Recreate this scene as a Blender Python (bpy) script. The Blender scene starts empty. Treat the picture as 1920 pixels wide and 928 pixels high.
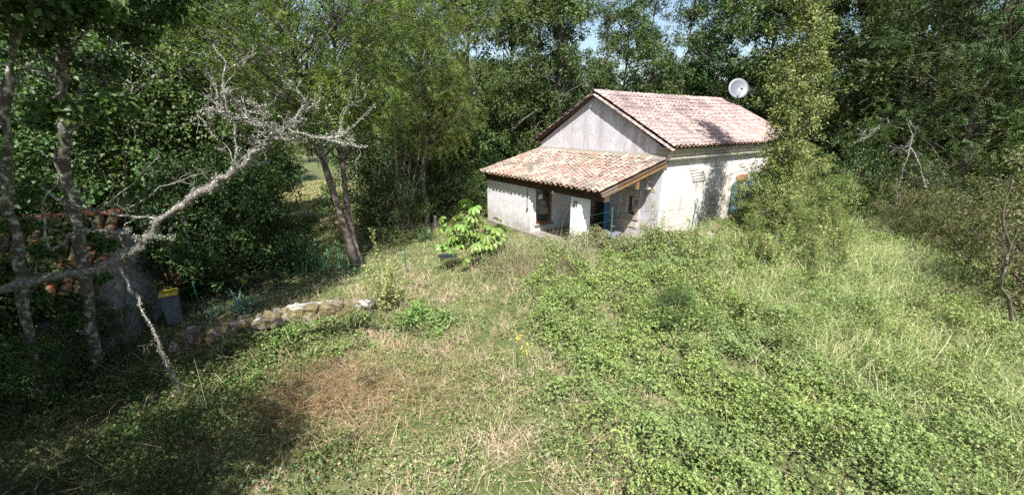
import bpy, math, random
import numpy as np
from mathutils import Vector, Matrix
C = bpy.context.scene.collection
SC = bpy.context.scene
R = math.radians
rng = np.random.default_rng(7)
random.seed(5)

# ------------------------------------------------------------------ camera
F_PX, PITCH = 778.8, R(16.74)
cam = bpy.data.objects.new('camera', bpy.data.cameras.new('camera'))
C.objects.link(cam)
cam.rotation_euler = (R(90) - PITCH, 0, 0)
cam.data.sensor_width = 36
cam.data.lens = F_PX / 1920 * 36
cam.data.clip_start = 0.05
cam.data.clip_end = 3000
SC.camera = cam

# ------------------------------------------------------------------ light
SUN_AZ = np.array([0.07, -1.0]); SUN_EL = R(52)
w = bpy.data.worlds.new('World'); SC.world = w; w.use_nodes = True
nt = w.node_tree
bg = nt.nodes['Background']
sky = nt.nodes.new('ShaderNodeTexSky'); sky.sky_type = 'NISHITA'; sky.sun_disc = False
sky.sun_elevation = SUN_EL
sky.sun_rotation = math.atan2(SUN_AZ[0], SUN_AZ[1])
sky.air_density = 1.2; sky.dust_density = 1.5
nt.links.new(sky.outputs[0], bg.inputs[0]); bg.inputs[1].default_value = 0.075
sd = bpy.data.lights.new('sun', 'SUN'); sd.energy = 5.0; sd.angle = R(0.5); sd.color = (1, .965, .915)
so = bpy.data.objects.new('sun', sd); C.objects.link(so)
sdir = Vector((SUN_AZ[0] * math.cos(SUN_EL), SUN_AZ[1] * math.cos(SUN_EL), math.sin(SUN_EL))).normalized()
so.rotation_euler = sdir.to_track_quat('Z', 'Y').to_euler()
so.location = (0, 0, 30)
SC.view_settings.view_transform = 'Standard'; SC.view_settings.look = 'None'
SC.view_settings.exposure = 1.3; SC.view_settings.gamma = 1
SC.cycles.max_bounces = 6; SC.cycles.diffuse_bounces = 3; SC.cycles.transparent_max_bounces = 4
SC.cycles.transmission_bounces = 3
SC.cycles.use_denoising = False

# ------------------------------------------------------------------ maths helpers
def lattice(seed):
    g = np.random.default_rng(seed).random((64, 64))
    def n(x, y):
        x = np.asarray(x, float); y = np.asarray(y, float)
        xi = np.floor(x).astype(int); yi = np.floor(y).astype(int)
        fx = x - xi; fy = y - yi
        fx = fx * fx * (3 - 2 * fx); fy = fy * fy * (3 - 2 * fy)
        a = g[xi % 64, yi % 64]; b = g[(xi + 1) % 64, yi % 64]
        c = g[xi % 64, (yi + 1) % 64]; d = g[(xi + 1) % 64, (yi + 1) % 64]
        return (a * (1 - fx) + b * fx) * (1 - fy) + (c * (1 - fx) + d * fx) * fy
    return n
n1, n2, n3, n4 = [lattice(s) for s in (1, 2, 3, 4)]
def fbm(x, y, n=n1):
    return (n(x, y) + .5 * n(2.1 * x + 7, 2.1 * y) + .25 * n(4.3 * x, 4.3 * y + 3)) / 1.75
def sst(a, b, x):
    t = np.clip((np.asarray(x, float) - a) / (b - a), 0, 1)
    return t * t * (3 - 2 * t)
FENCE = np.array([(-16, 6.6), (-9.6, 9.2), (-7.97, 9.8), (-5.15, 10.9), (-.9, 11.55), (2.7, 11.2), (5.5, 12.5), (9, 15), (20, 22)])
def fence_y(x):
    return np.interp(x, FENCE[:, 0], FENCE[:, 1])
def T(x, y):
    """ground height"""
    x = np.asarray(x, float); y = np.asarray(y, float)
    fy = fence_y(x)
    left = np.clip(-x, 0, 13)
    z = -4.58 + .072 * np.clip(y, -20, 11.3) - .13 * left + .02 * np.minimum(left, 2) ** 2
    z = z - .32 * sst(0, 1.0, y - fy)
    z = z + .26 * sst(.2, 1.8, x) * sst(8.0, 10.6, y) * sst(.7, 0, y - fy) * sst(11, 8, x)
    z = z + .10 * (fbm(x * .35, y * .35) - .5) * sst(-3, 9, np.hypot(x, y))
    z = z + .012 * np.clip(y - 22, 0, 400)
    return z
fwd = np.array([0, math.cos(PITCH), -math.sin(PITCH)]); rgt = np.array([1., 0, 0]); upv = np.cross(rgt, fwd)
def ray(px, py):
    v = fwd * F_PX + (px - 960) * rgt + (464 - py) * upv
    return v / np.linalg.norm(v)
def at(px, py, dz=0.0):
    """the place on the ground (raised by dz) seen at a photo pixel"""
    v = ray(px, py); t = np.arange(2, 80, .03)
    P = v[None] * t[:, None]
    hit = np.nonzero(P[:, 2] < T(P[:, 0], P[:, 1]) + dz)[0]
    return P[hit[0]] if len(hit) else P[-1]
def aty(px, py, y):
    v = ray(px, py); return v * (y / v[1])

# ------------------------------------------------------------------ mesh helpers
def link(o, parent=None):
    C.objects.link(o)
    if parent is not None: o.parent = parent
    return o
def np_mesh(name, V, tris, mat, smooth=False, midx=None, nv=3):
    V = np.asarray(V, np.float32); tris = np.asarray(tris, np.int32)
    me = bpy.data.meshes.new(name)
    me.vertices.add(len(V)); me.vertices.foreach_set('co', V.ravel())
    me.loops.add(tris.size); me.loops.foreach_set('vertex_index', tris.ravel())
    me.polygons.add(len(tris))
    me.polygons.foreach_set('loop_start', np.arange(0, tris.size, nv, dtype=np.int32))
    me.update(calc_edges=True)
    for m in (mat if isinstance(mat, (list, tuple)) else [mat]): me.materials.append(m)
    if midx is not None: me.polygons.foreach_set('material_index', np.asarray(midx, np.int32))
    if smooth: me.polygons.foreach_set('use_smooth', np.ones(len(tris), bool))
    me.validate()
    return me
class MB:
    """collects polygons, then builds ONE mesh object"""
    def __init__(s): s.v = []; s.f = []; s.M = None
    def add(s, vs, fs):
        k = len(s.v)
        s.v += [tuple(map(float, p)) for p in vs]; s.f += [tuple(i + k for i in f) for f in fs]; return s
    def box(s, a, b, rot=None, c=None, jit=0):
        (x0, y0, z0), (x1, y1, z1) = a, b
        vs = [Vector(p) for p in [(x0, y0, z0), (x1, y0, z0), (x1, y1, z0), (x0, y1, z0), (x0, y0, z1), (x1, y0, z1), (x1, y1, z1), (x0, y1, z1)]]
        if jit: vs = [p + Vector([random.uniform(-jit, jit) for _ in range(3)]) for p in vs]
        if rot is not None:
            cc = Vector(c) if c is not None else (Vector(a) + Vector(b)) / 2
            vs = [rot @ (p - cc) + cc for p in vs]
        return s.add(vs, [(0, 3, 2, 1), (4, 5, 6, 7), (0, 1, 5, 4), (1, 2, 6, 5), (2, 3, 7, 6), (3, 0, 4, 7)])
    def bar(s, p, q, wd, h=None, up=(0, 0, 1)):
        p = Vector(p); q = Vector(q); h = h or wd
        d = (q - p).normalized(); sd_ = d.cross(Vector(up))
        if sd_.length < 1e-3: sd_ = d.cross(Vector((1, 0, 0)))
        sd_.normalize(); u_ = sd_.cross(d)
        vs = [e + sd_ * a * wd / 2 + u_ * b * h / 2 for e in (p, q) for a, b in ((-1, -1), (1, -1), (1, 1), (-1, 1))]
        return s.add(vs, [(0, 3, 2, 1), (4, 5, 6, 7), (0, 1, 5, 4), (1, 2, 6, 5), (2, 3, 7, 6), (3, 0, 4, 7)])
    def tube(s, pts, rad, n=6, cap=True):
        pts = [Vector(p) for p in pts]
        if not hasattr(rad, '__len__'): rad = [rad] * len(pts)
        base = len(s.v); ref = None
        for i, p in enumerate(pts):
            d = (pts[min(i + 1, len(pts) - 1)] - pts[max(i - 1, 0)])
            d = d.normalized() if d.length > 1e-9 else Vector((0, 0, 1))
            if ref is None: ref = d.orthogonal().normalized()
            a = (ref - d * ref.dot(d))
            a = a.normalized() if a.length > 1e-6 else d.orthogonal().normalized()
            ref = a; b = d.cross(a)
            for k in range(n):
                t = 2 * math.pi * k / n
                s.v.append(tuple(p + (a * math.cos(t) + b * math.sin(t)) * rad[i]))
        for i in range(len(pts) - 1):
            for k in range(n):
                s.f.append((base + i * n + k, base + i * n + (k + 1) % n, base + (i + 1) * n + (k + 1) % n, base + (i + 1) * n + k))
        if cap:
            s.f.append(tuple(base + k for k in reversed(range(n))))
            s.f.append(tuple(base + (len(pts) - 1) * n + k for k in range(n)))
        return s
    def lathe(s, prof, c=(0, 0, 0), n=20):
        base = len(s.v)
        for r_, z in prof:
            for k in range(n):
                t = 2 * math.pi * k / n
                s.v.append((c[0] + r_ * math.cos(t), c[1] + r_ * math.sin(t), c[2] + z))
        for i in range(len(prof) - 1):
            for k in range(n):
                s.f.append((base + i * n + k, base + i * n + (k + 1) % n, base + (i + 1) * n + (k + 1) % n, base + (i + 1) * n + k))
        return s
    def prism(s, poly, axis_vec):
        n = len(poly); a = [Vector(p) for p in poly]; b = [p + Vector(axis_vec) for p in a]
        return s.add(a + b, [tuple(reversed(range(n))), tuple(range(n, 2 * n))] + [(i, (i + 1) % n, n + (i + 1) % n, n + i) for i in range(n)])
    def mesh(s, name, mat, smooth=False):
        me = bpy.data.meshes.new(name); me.from_pydata(s.v, [], s.f); me.materials.append(mat)
        if smooth: me.polygons.foreach_set('use_smooth', np.ones(len(me.polygons), bool))
        me.update(); return me
    def build(s, name, mat, parent=None, smooth=False, bevel=0, loc=None, rot=None):
        o = bpy.data.objects.new(name, s.mesh(name, mat, smooth))
        if loc is not None: o.location = loc
        if rot is not None: o.rotation_euler = rot
        if bevel:
            m = o.modifiers.new('bevel', 'BEVEL'); m.width = bevel; m.segments = 1; m.limit_method = 'ANGLE'
        return link(o, parent)
def tag(o, label=None, cat=None, group=None, kind=None):
    if label: o['label'] = label
    if cat: o['category'] = cat
    if group: o['group'] = group
    if kind: o['kind'] = kind
    return o
def thing(name, label, cat, loc=(0, 0, 0), rz=0, group=None):
    o = bpy.data.objects.new(name, None); o.empty_display_size = .3
    o.location = tuple(map(float, loc)); o.rotation_euler = (0, 0, rz); link(o)
    return tag(o, label, cat, group)
def obj(name, me, parent=None, loc=None, rot=None, scale=None):
    o = bpy.data.objects.new(name, me)
    if loc is not None: o.location = tuple(map(float, loc))
    if rot is not None: o.rotation_euler = rot
    if scale is not None: o.scale = scale
    return link(o, parent)

# ------------------------------------------------------------------ materials
def newmat(name):
    m = bpy.data.materials.new(name); m.use_nodes = True
    nt = m.node_tree; b = nt.nodes['Principled BSDF']; return m, nt, b
def ramp(nt, cols, src, pos=None):
    r_ = nt.nodes.new('ShaderNodeValToRGB'); e = r_.color_ramp.elements
    n = len(cols)
    while len(e) < n: e.new(.5)
    for i, c in enumerate(cols):
        e[i].position = pos[i] if pos else i / (n - 1)
        e[i].color = (*c, 1)
    nt.links.new(src, r_.inputs[0]); return r_
def noise(nt, scale, detail=4, rough=.6, vec=None, stretch=None, coord='Object'):
    tc = nt.nodes.new('ShaderNodeTexCoord'); n = nt.nodes.new('ShaderNodeTexNoise')
    n.inputs['Scale'].default_value = scale; n.inputs['Detail'].default_value = detail; n.inputs['Roughness'].default_value = rough
    src = nt.nodes.new('ShaderNodeNewGeometry').outputs['Position'] if coord == 'Geo' else tc.outputs[coord]
    if stretch:
        mp = nt.nodes.new('ShaderNodeMapping'); mp.inputs['Scale'].default_value = stretch
        nt.links.new(src, mp.inputs[0]); src = mp.outputs[0]
    nt.links.new(src, n.inputs['Vector']); return n
def mixc(nt, fac, a, b, mode='MIX'):
    m = nt.nodes.new('ShaderNodeMix'); m.data_type = 'RGBA'; m.blend_type = mode
    for s_, v in ((m.inputs[0], fac), (m.inputs[6], a), (m.inputs[7], b)):
        if hasattr(v, 'links') or hasattr(v, 'is_linked'): nt.links.new(v, s_)
        elif isinstance(v, (int, float)): s_.default_value = v
        else: s_.default_value = (*v, 1)
    return m.outputs[2]
def bump(nt, b, h, strength=.4, dist=.02):
    bn = nt.nodes.new('ShaderNodeBump'); bn.inputs['Strength'].default_value = strength; bn.inputs['Distance'].default_value = dist
    nt.links.new(h, bn.inputs['Height']); nt.links.new(bn.outputs[0], b.inputs['Normal'])
def leaf_mat(name, cols, trans=.3, rough=.5, patch=None, pscale=.6, spec=.35, pos=None):
    """leaf colour by leaf, varied by tree and in soft patches"""
    m, nt, b = newmat(name)
    g = nt.nodes.new('ShaderNodeNewGeometry')
    r_ = ramp(nt, cols, g.outputs['Random Per Island'], pos)
    col = r_.outputs[0]
    if patch:
        nz = noise(nt, pscale, 2)
        rr = ramp(nt, [(0, 0, 0), (1, 1, 1)], nz.outputs[0], [.42, .62])
        col = mixc(nt, rr.outputs[0], col, mixc(nt, .75, col, patch))
    oi = nt.nodes.new('ShaderNodeObjectInfo')
    hs = nt.nodes.new('ShaderNodeHueSaturation')
    mr = nt.nodes.new('ShaderNodeMapRange'); mr.inputs[3].default_value = .475; mr.inputs[4].default_value = .52
    mv = nt.nodes.new('ShaderNodeMapRange'); mv.inputs[3].default_value = .8; mv.inputs[4].default_value = 1.2
    nt.links.new(oi.outputs['Random'], mr.inputs[0]); nt.links.new(oi.outputs['Random'], mv.inputs[0])
    nt.links.new(mr.outputs[0], hs.inputs[0]); nt.links.new(mv.outputs[0], hs.inputs[2]); nt.links.new(col, hs.inputs[4])
    col = hs.outputs[0]
    nt.links.new(col, b.inputs['Base Color']); b.inputs['Roughness'].default_value = rough
    b.inputs['Specular IOR Level'].default_value = spec
    tr = nt.nodes.new('ShaderNodeBsdfTranslucent')
    tc_ = mixc(nt, 1.0, col, (1.5, 1.6, .7), 'MULTIPLY'); nt.links.new(tc_, tr.inputs[0])
    mx = nt.nodes.new('ShaderNodeMixShader'); mx.inputs[0].default_value = trans * .75
    nt.links.new(b.outputs[0], mx.inputs[1]); nt.links.new(tr.outputs[0], mx.inputs[2])
    nt.links.new(mx.outputs[0], nt.nodes['Material Output'].inputs[0])
    return m
def plain(name, col, rough=.6, metal=0, var=.25, nscale=6, bumpy=.2, stretch=None, dist=.01, spec=.4):
    m, nt, b = newmat(name)
    nz = noise(nt, nscale, 5, .65, stretch=stretch)
    lo = tuple(c * (1 - var) for c in col); hi = tuple(min(1, c * (1 + var)) for c in col)
    r_ = ramp(nt, [lo, hi], nz.outputs[0], [.3, .7]); nt.links.new(r_.outputs[0], b.inputs['Base Color'])
    b.inputs['Roughness'].default_value = rough; b.inputs['Metallic'].default_value = metal
    b.inputs['Specular IOR Level'].default_value = spec
    if bumpy: bump(nt, b, nz.outputs[0], bumpy, dist)
    return m
def blotch(name, base, spots, rough=.85, scale=3, bs=.5, dist=.02, rnd=None):
    """stone-like: base colours by noise, with patches of other colours [(colour, scale, threshold)]"""
    m, nt, b = newmat(name)
    nz = noise(nt, scale, 6, .65)
    col = ramp(nt, base, nz.outputs[0], [.3 + .4 * i / (len(base) - 1) for i in range(len(base))]).outputs[0]
    if rnd:
        rnf = .22
        oi = nt.nodes.new('ShaderNodeObjectInfo'); g = nt.nodes.new('ShaderNodeNewGeometry')
        ad = nt.nodes.new('ShaderNodeMath'); ad.operation = 'ADD'
        nt.links.new(oi.outputs['Random'], ad.inputs[0]); nt.links.new(g.outputs['Random Per Island'], ad.inputs[1])
        fr = nt.nodes.new('ShaderNodeMath'); fr.operation = 'FRACT'; nt.links.new(ad.outputs[0], fr.inputs[0])
        rr = ramp(nt, rnd, fr.outputs[0])
        col = mixc(nt, .25, rr.outputs[0], col)
    for c, sc, th in spots:
        z = noise(nt, sc, 5, .7, coord='Geo' if sc < 1.5 else 'Object')
        mk = ramp(nt, [(0, 0, 0), (1, 1, 1)], z.outputs[0], [th, th + .07])
        col = mixc(nt, mk.outputs[0], col, c)
    nt.links.new(col, b.inputs['Base Color']); b.inputs['Roughness'].default_value = rough
    b.inputs['Specular IOR Level'].default_value = .25
    z = noise(nt, scale * 6, 6, .7); bump(nt, b, z.outputs[0], bs, dist)
    return m

M = {}
M['bark'] = blotch('bark', [(.05, .04, .03), (.13, .11, .085)], [((.25, .26, .21), 7, .58), ((.06, .09, .03), 3, .62)], scale=9)
M['bark_lichen'] = blotch('bark_lichen', [(.06, .05, .04), (.14, .125, .10)], [((.36, .38, .33), 9, .52), ((.09, .12, .04), 4, .6)], scale=11)
M['bark_dead'] = blotch('bark_dead', [(.10, .085, .075), (.21, .185, .17)], [((.36, .355, .33), 16, .50), ((.04, .035, .03), 10, .64)], scale=14)
M['bark_red'] = blotch('bark_red', [(.06, .045, .04), (.14, .11, .095)], [((.24, .22, .19), 7, .58), ((.2, .14, .04), 2, .66)], scale=10)
M['lichen'] = leaf_mat('lichen', [(.09, .095, .07), (.16, .165, .13), (.24, .24, .20), (.34, .335, .30)], trans=.15, rough=.9, spec=.1)
M['twig'] = plain('twig', (.16, .12, .09), .9, nscale=20)
M['twiggrey'] = plain('grey_twig', (.22, .19, .175), .9, nscale=9)
M['ground'] = blotch('ground_soil', [(.05, .06, .022), (.10, .11, .045), (.16, .15, .07)], [((.06, .09, .025), 1.2, .5), ((.22, .18, .10), 2.2, .6)], scale=2.5, bs=.8, dist=.05)
M['gr_forest'] = leaf_mat('leaf_forest', [(.013, .035, .007), (.028, .062, .013), (.05, .095, .022), (.085, .135, .035)], .28, patch=(.08, .115, .025))
M['gr_grey'] = leaf_mat('leaf_greygreen', [(.018, .042, .011), (.038, .075, .022), (.066, .115, .037), (.11, .16, .058)], .28, patch=(.09, .13, .03))
M['gr_yellow'] = leaf_mat('leaf_yellowgreen', [(.02, .045, .01), (.045, .085, .018), (.075, .12, .026), (.14, .17, .04)], .38, patch=(.16, .2, .03))
M['gr_dark'] = leaf_mat('leaf_dark', [(.022, .046, .010), (.045, .085, .02), (.075, .125, .035)], .25, patch=(.06, .12, .03))
M['gr_hornbeam'] = leaf_mat('leaf_hornbeam', [(.05, .095, .022), (.095, .155, .035), (.16, .215, .055), (.26, .25, .09)], .32, patch=(.18, .19, .06), pscale=1.2)
M['gr_olive'] = leaf_mat('leaf_olive', [(.03, .055, .012), (.06, .09, .022), (.10, .125, .036), (.16, .14, .055)], .3, patch=(.12, .12, .04), pscale=1.4)
M['gr_bramble'] = leaf_mat('leaf_bramble', [(.075, .145, .03), (.14, .235, .055), (.21, .315, .085), (.28, .385, .135), (.42, .43, .13)], .22, .5, patch=(.16, .25, .09), pscale=.5, spec=.32, pos=[0, .35, .65, .93, 1])
M['gr_ivy'] = leaf_mat('leaf_ivy', [(.05, .10, .02), (.09, .16, .035), (.15, .22, .055), (.22, .26, .08)], .25, .5, patch=(.13, .13, .05))
M['gr_weed'] = leaf_mat('leaf_weed', [(.08, .14, .04), (.14, .22, .07), (.22, .30, .11), (.34, .34, .16)], .28, patch=(.2, .2, .09), pscale=.8)
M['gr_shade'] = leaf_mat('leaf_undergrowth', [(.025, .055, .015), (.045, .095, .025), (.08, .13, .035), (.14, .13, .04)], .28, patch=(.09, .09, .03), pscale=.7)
M['gr_chestnut'] = leaf_mat('leaf_chestnut', [(.085, .15, .03), (.13, .215, .045), (.19, .27, .07)], .3, .45)
M['gr_iris'] = leaf_mat('leaf_iris', [(.05, .12, .05), (.09, .18, .08), (.15, .24, .12), (.2, .2, .08)], .25, .45)
M['gr_blue'] = leaf_mat('leaf_bluegreen', [(.08, .16, .11), (.12, .22, .15), (.18, .28, .19)], .2, .45)
M['gr_shrub'] = leaf_mat('leaf_paleshrub', [(.18, .26, .07), (.28, .36, .12), (.38, .42, .18)], .35)
M['grass'] = leaf_mat('grass_blades', [(.14, .19, .06), (.22, .26, .09), (.34, .33, .16), (.46, .40, .25)], .3, .6, patch=(.3, .26, .13), pscale=.7)
M['grass_pale'] = leaf_mat('tall_pale_grass', [(.18, .26, .08), (.27, .33, .12), (.38, .39, .19), (.5, .46, .30)], .3, .6)
M['dry'] = leaf_mat('dry_grass', [(.36, .27, .16), (.5, .39, .27), (.62, .51, .4), (.55, .38, .28)], .2, .7)
M['dryweed'] = leaf_mat('dry_weeds', [(.14, .13, .06), (.22, .18, .12), (.34, .27, .21), (.18, .2, .08)], .2, .7)
M['rust'] = leaf_mat('rusty_stalks', [(.10, .055, .03), (.17, .095, .05), (.29, .18, .10), (.13, .09, .055)], .1, .7)
M['yellow'] = leaf_mat('yellow_petals', [(.7, .55, .03), (.8, .66, .08)], .3)
M['pinkpale'] = leaf_mat('pale_flower_heads', [(.55, .35, .38), (.6, .58, .55)], .3)
def wallmat(name, c1, c2, stain, lo=.45, hi=.62, bs=.35, streak=1.0):
    m, nt, b = newmat(name)
    a = noise(nt, 1.3, 6, .7); s1 = noise(nt, 1, 5, .7, stretch=(2.6, 2.6, .5)); f_ = noise(nt, 18, 5, .7)
    col = ramp(nt, [c1, c2], a.outputs[0], [.35, .65]).outputs[0]
    mk = ramp(nt, [(0, 0, 0), (1, 1, 1)], s1.outputs[0], [lo, hi]).outputs[0]
    mm = nt.nodes.new('ShaderNodeMath'); mm.operation = 'MULTIPLY'; mm.inputs[1].default_value = streak
    nt.links.new(mk, mm.inputs[0])
    col = mixc(nt, mm.outputs[0], col, stain)
    sp = ramp(nt, [(.72, .72, .72), (1, 1, 1)], f_.outputs[0], [.35, .5]).outputs[0]
    col = mixc(nt, .55, col, sp, 'MULTIPLY')
    tc = nt.nodes.new('ShaderNodeTexCoord'); sx = nt.nodes.new('ShaderNodeSeparateXYZ'); nt.links.new(tc.outputs['Object'], sx.inputs[0])
    dn = noise(nt, 2.2, 5, .7); ad = nt.nodes.new('ShaderNodeMath'); ad.operation = 'MULTIPLY_ADD'; ad.inputs[1].default_value = -2.6
    nt.links.new(dn.outputs[0], ad.inputs[0]); nt.links.new(sx.outputs[2], ad.inputs[2])
    mr2 = nt.nodes.new('ShaderNodeMapRange'); mr2.inputs[1].default_value = -1.5; mr2.inputs[2].default_value = -.55; mr2.inputs[3].default_value = .75; mr2.inputs[4].default_value = 0
    nt.links.new(ad.outputs[0], mr2.inputs[0]); col = mixc(nt, mr2.outputs[0], col, (.27, .24, .19))
    vz = nt.nodes.new('ShaderNodeTexVoronoi'); vz.feature = 'DISTANCE_TO_EDGE'; vz.inputs['Scale'].default_value = .9
    wv = noise(nt, 3, 4, .7); vm = nt.nodes.new('ShaderNodeVectorMath'); vm.operation = 'MULTIPLY_ADD'; vm.inputs[1].default_value = (.35, .35, .35)
    nt.links.new(wv.outputs[1], vm.inputs[0]); nt.links.new(tc.outputs['Object'], vm.inputs[2]); nt.links.new(vm.outputs[0], vz.inputs['Vector'])
    ck = ramp(nt, [(.45, .45, .45), (0, 0, 0)], vz.outputs['Distance'], [.002, .012]); col = mixc(nt, ck.outputs[0], col, (.2, .18, .16))
    nt.links.new(col, b.inputs['Base Color']); b.inputs['Roughness'].default_value = .92; b.inputs['Specular IOR Level'].default_value = .15
    bump(nt, b, f_.outputs[0], bs, .015)
    return m
M['gable'] = wallmat('gable_render', (.50, .49, .52), (.62, .60, .63), (.33, .30, .30), .47, .66, streak=.85)
M['sidewall'] = wallmat('side_render', (.50, .47, .43), (.60, .58, .55), (.38, .32, .25), .5, .7, streak=.85)
M['porchwall'] = wallmat('porch_render', (.62, .61, .63), (.68, .67, .69), (.55, .52, .51), .55, .75, .15, .4)
M['stone'] = blotch('limestone', [(.25, .22, .17), (.42, .38, .31), (.52, .48, .41)], [((.18, .16, .12), 9, .6)], rnd=[(.3, .26, .2), (.5, .46, .39), (.38, .35, .3)])
M['stonegrey'] = blotch('grey_rubble', [(.12, .11, .10), (.22, .21, .20), (.33, .32, .32)], [((.1, .1, .09), 8, .6), ((.14, .13, .04), 2.5, .64)], rnd=[(.16, .15, .14), (.32, .31, .30), (.23, .21, .18), (.28, .28, .30)])
M['drystone'] = blotch('mossy_drystone', [(.10, .09, .08), (.20, .185, .17), (.33, .31, .29)], [((.11, .085, .02), 2.4, .50), ((.045, .04, .015), 5, .56)], rnd=[(.26, .24, .22), (.42, .40, .39), (.13, .11, .08), (.11, .085, .02), (.2, .18, .15), (.14, .11, .03)])
M['mortar'] = plain('mortar', (.2, .18, .15), .95, nscale=14, bumpy=.6, dist=.03)
TILE = [(.38, .34, .26), (.22, .10, .08), (.30, .18, .15), (.44, .39, .31), (.13, .085, .075), (.34, .24, .20), (.16, .135, .12), (.42, .37, .28), (.26, .13, .105)]
M['tile'] = blotch('clay_tile', [(.20, .135, .11), (.36, .27, .22)], [((.44, .41, .33), 9, .6), ((.10, .085, .075), 6, .58), ((.15, .13, .11), .9, .53), ((.16, .17, .08), 1.2, .60)], scale=5, bs=.3, dist=.006, rnd=TILE)
TILE2 = [(.34, .22, .21), (.26, .15, .14), (.46, .37, .34), (.23, .14, .13), (.40, .29, .26), (.17, .13, .13), (.44, .33, .30)]
M['tile2'] = blotch('clay_tile_main', [(.24, .17, .155), (.40, .31, .28)], [((.48, .42, .37), 7, .62), ((.15, .12, .115), 5, .57), ((.17, .135, .13), .8, .54), ((.34, .31, .28), 1.1, .62)], scale=5, bs=.3, dist=.006, rnd=TILE2)
M['channel'] = blotch('channel_clay', [(.15, .09, .065), (.3, .19, .13)], [((.08, .07, .05), 8, .55)], scale=4)
M['shedtile'] = blotch('shed_tile', [(.16, .06, .035), (.28, .10, .055)], [((.045, .055, .02), 2.0, .42), ((.09, .07, .045), 6, .52)], rnd=[(.30, .09, .045), (.18, .07, .045), (.1, .06, .04), (.13, .08, .05)])
M['orange'] = blotch('orange_ridge', [(.26, .09, .045), (.36, .14, .08)], [((.3, .2, .12), 8, .62)], rnd=[(.34, .11, .05), (.2, .09, .05)])
M['oldwood'] = plain('dark_beam_wood', (.075, .045, .028), .85, nscale=8, stretch=(1, 1, 1), var=.5, bumpy=.4)
M['fascia'] = plain('honey_wood', (.19, .11, .05), .7, nscale=7, var=.3)
M['brownwood'] = plain('varnished_brown', (.20, .075, .028), .45, nscale=10, var=.3)
M['greywood'] = plain('weathered_plank', (.18, .155, .13), .9, nscale=9, var=.35, stretch=(6, 6, 1))
M['redwood'] = plain('red_plank', (.07, .024, .016), .85, nscale=9, var=.4)
M['blue'] = plain('blue_paint', (.06, .17, .28), .5, nscale=5, var=.18, bumpy=.1)
M['bluepl'] = plain('blue_plastic', (.03, .14, .36), .4, nscale=5, var=.15, bumpy=0)
M['white'] = plain('white_paint', (.78, .77, .74), .5, nscale=5, var=.06, bumpy=.05)
M['gutter'] = plain('cream_gutter', (.70, .66, .56), .5, nscale=6, var=.15, bumpy=.1)
M['black'] = plain('black_iron', (.02, .02, .022), .5, .4, nscale=9, bumpy=.1)
M['darkplastic'] = plain('dark_plastic', (.025, .03, .035), .4, bumpy=0)
M['dish'] = plain('dish_paint', (.085, .095, .12), .45, nscale=8, var=.1, bumpy=0)
M['yellowlid'] = plain('yellow_plastic', (.42, .31, .03), .45, nscale=6, var=.12, bumpy=0)
M['binbody'] = plain('grey_green_plastic', (.11, .135, .14), .55, nscale=9, var=.12, bumpy=0)
M['greenwire'] = plain('green_coating', (.025, .10, .065), .5, bumpy=0)
M['terracotta'] = plain('terracotta_pot', (.12, .05, .035), .8, nscale=8)
M['greenpl'] = plain('dark_green_plastic', (.02, .055, .045), .45, bumpy=0)
M['lintel'] = plain('lintel_brick', (.30, .16, .11), .9, nscale=9)
M['concrete'] = blotch('concrete_slab', [(.22, .21, .19), (.36, .34, .31)], [((.2, .19, .17), 9, .6)], scale=6)
M['interior'] = plain('dark_interior', (.06, .05, .045), .9)
M['table'] = plain('grey_table', (.15, .145, .17), .6, bumpy=0, nscale=4)
M['ceil'] = plain('earth', (.1, .08, .05), .9)
def glass():
    m, nt, b = newmat('window_glass')
    b.inputs['Base Color'].default_value = (.035, .05, .055, 1); b.inputs['Roughness'].default_value = .06
    b.inputs['Specular IOR Level'].default_value = .8
    return m
M['glass'] = glass()

# ------------------------------------------------------------------ ground sheet
def ground_sheet():
    xs = np.concatenate([-np.geomspace(900, 26, 16), np.arange(-25, 25.1, .35), np.geomspace(26, 900, 16)])
    ys = np.concatenate([-np.geomspace(600, 12, 12), np.arange(-11, 40.1, .35), np.geomspace(41.5, 1500, 22)])
    X, Y = np.meshgrid(xs, ys); Z = T(X, Y)
    V = np.stack([X, Y, Z], -1).reshape(-1, 3); nx, ny = len(xs), len(ys)
    i, j = np.meshgrid(np.arange(nx - 1), np.arange(ny - 1)); a = (j * nx + i).ravel()
    q = np.stack([a, a + 1, a + nx + 1, a + nx], -1)
    o = obj('ground', np_mesh('ground', V, q, M['ground'], True, nv=4)); o['kind'] = 'structure'
    o['label'] = 'earth and thatch of the sloping field and garden'
ground_sheet()

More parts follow.
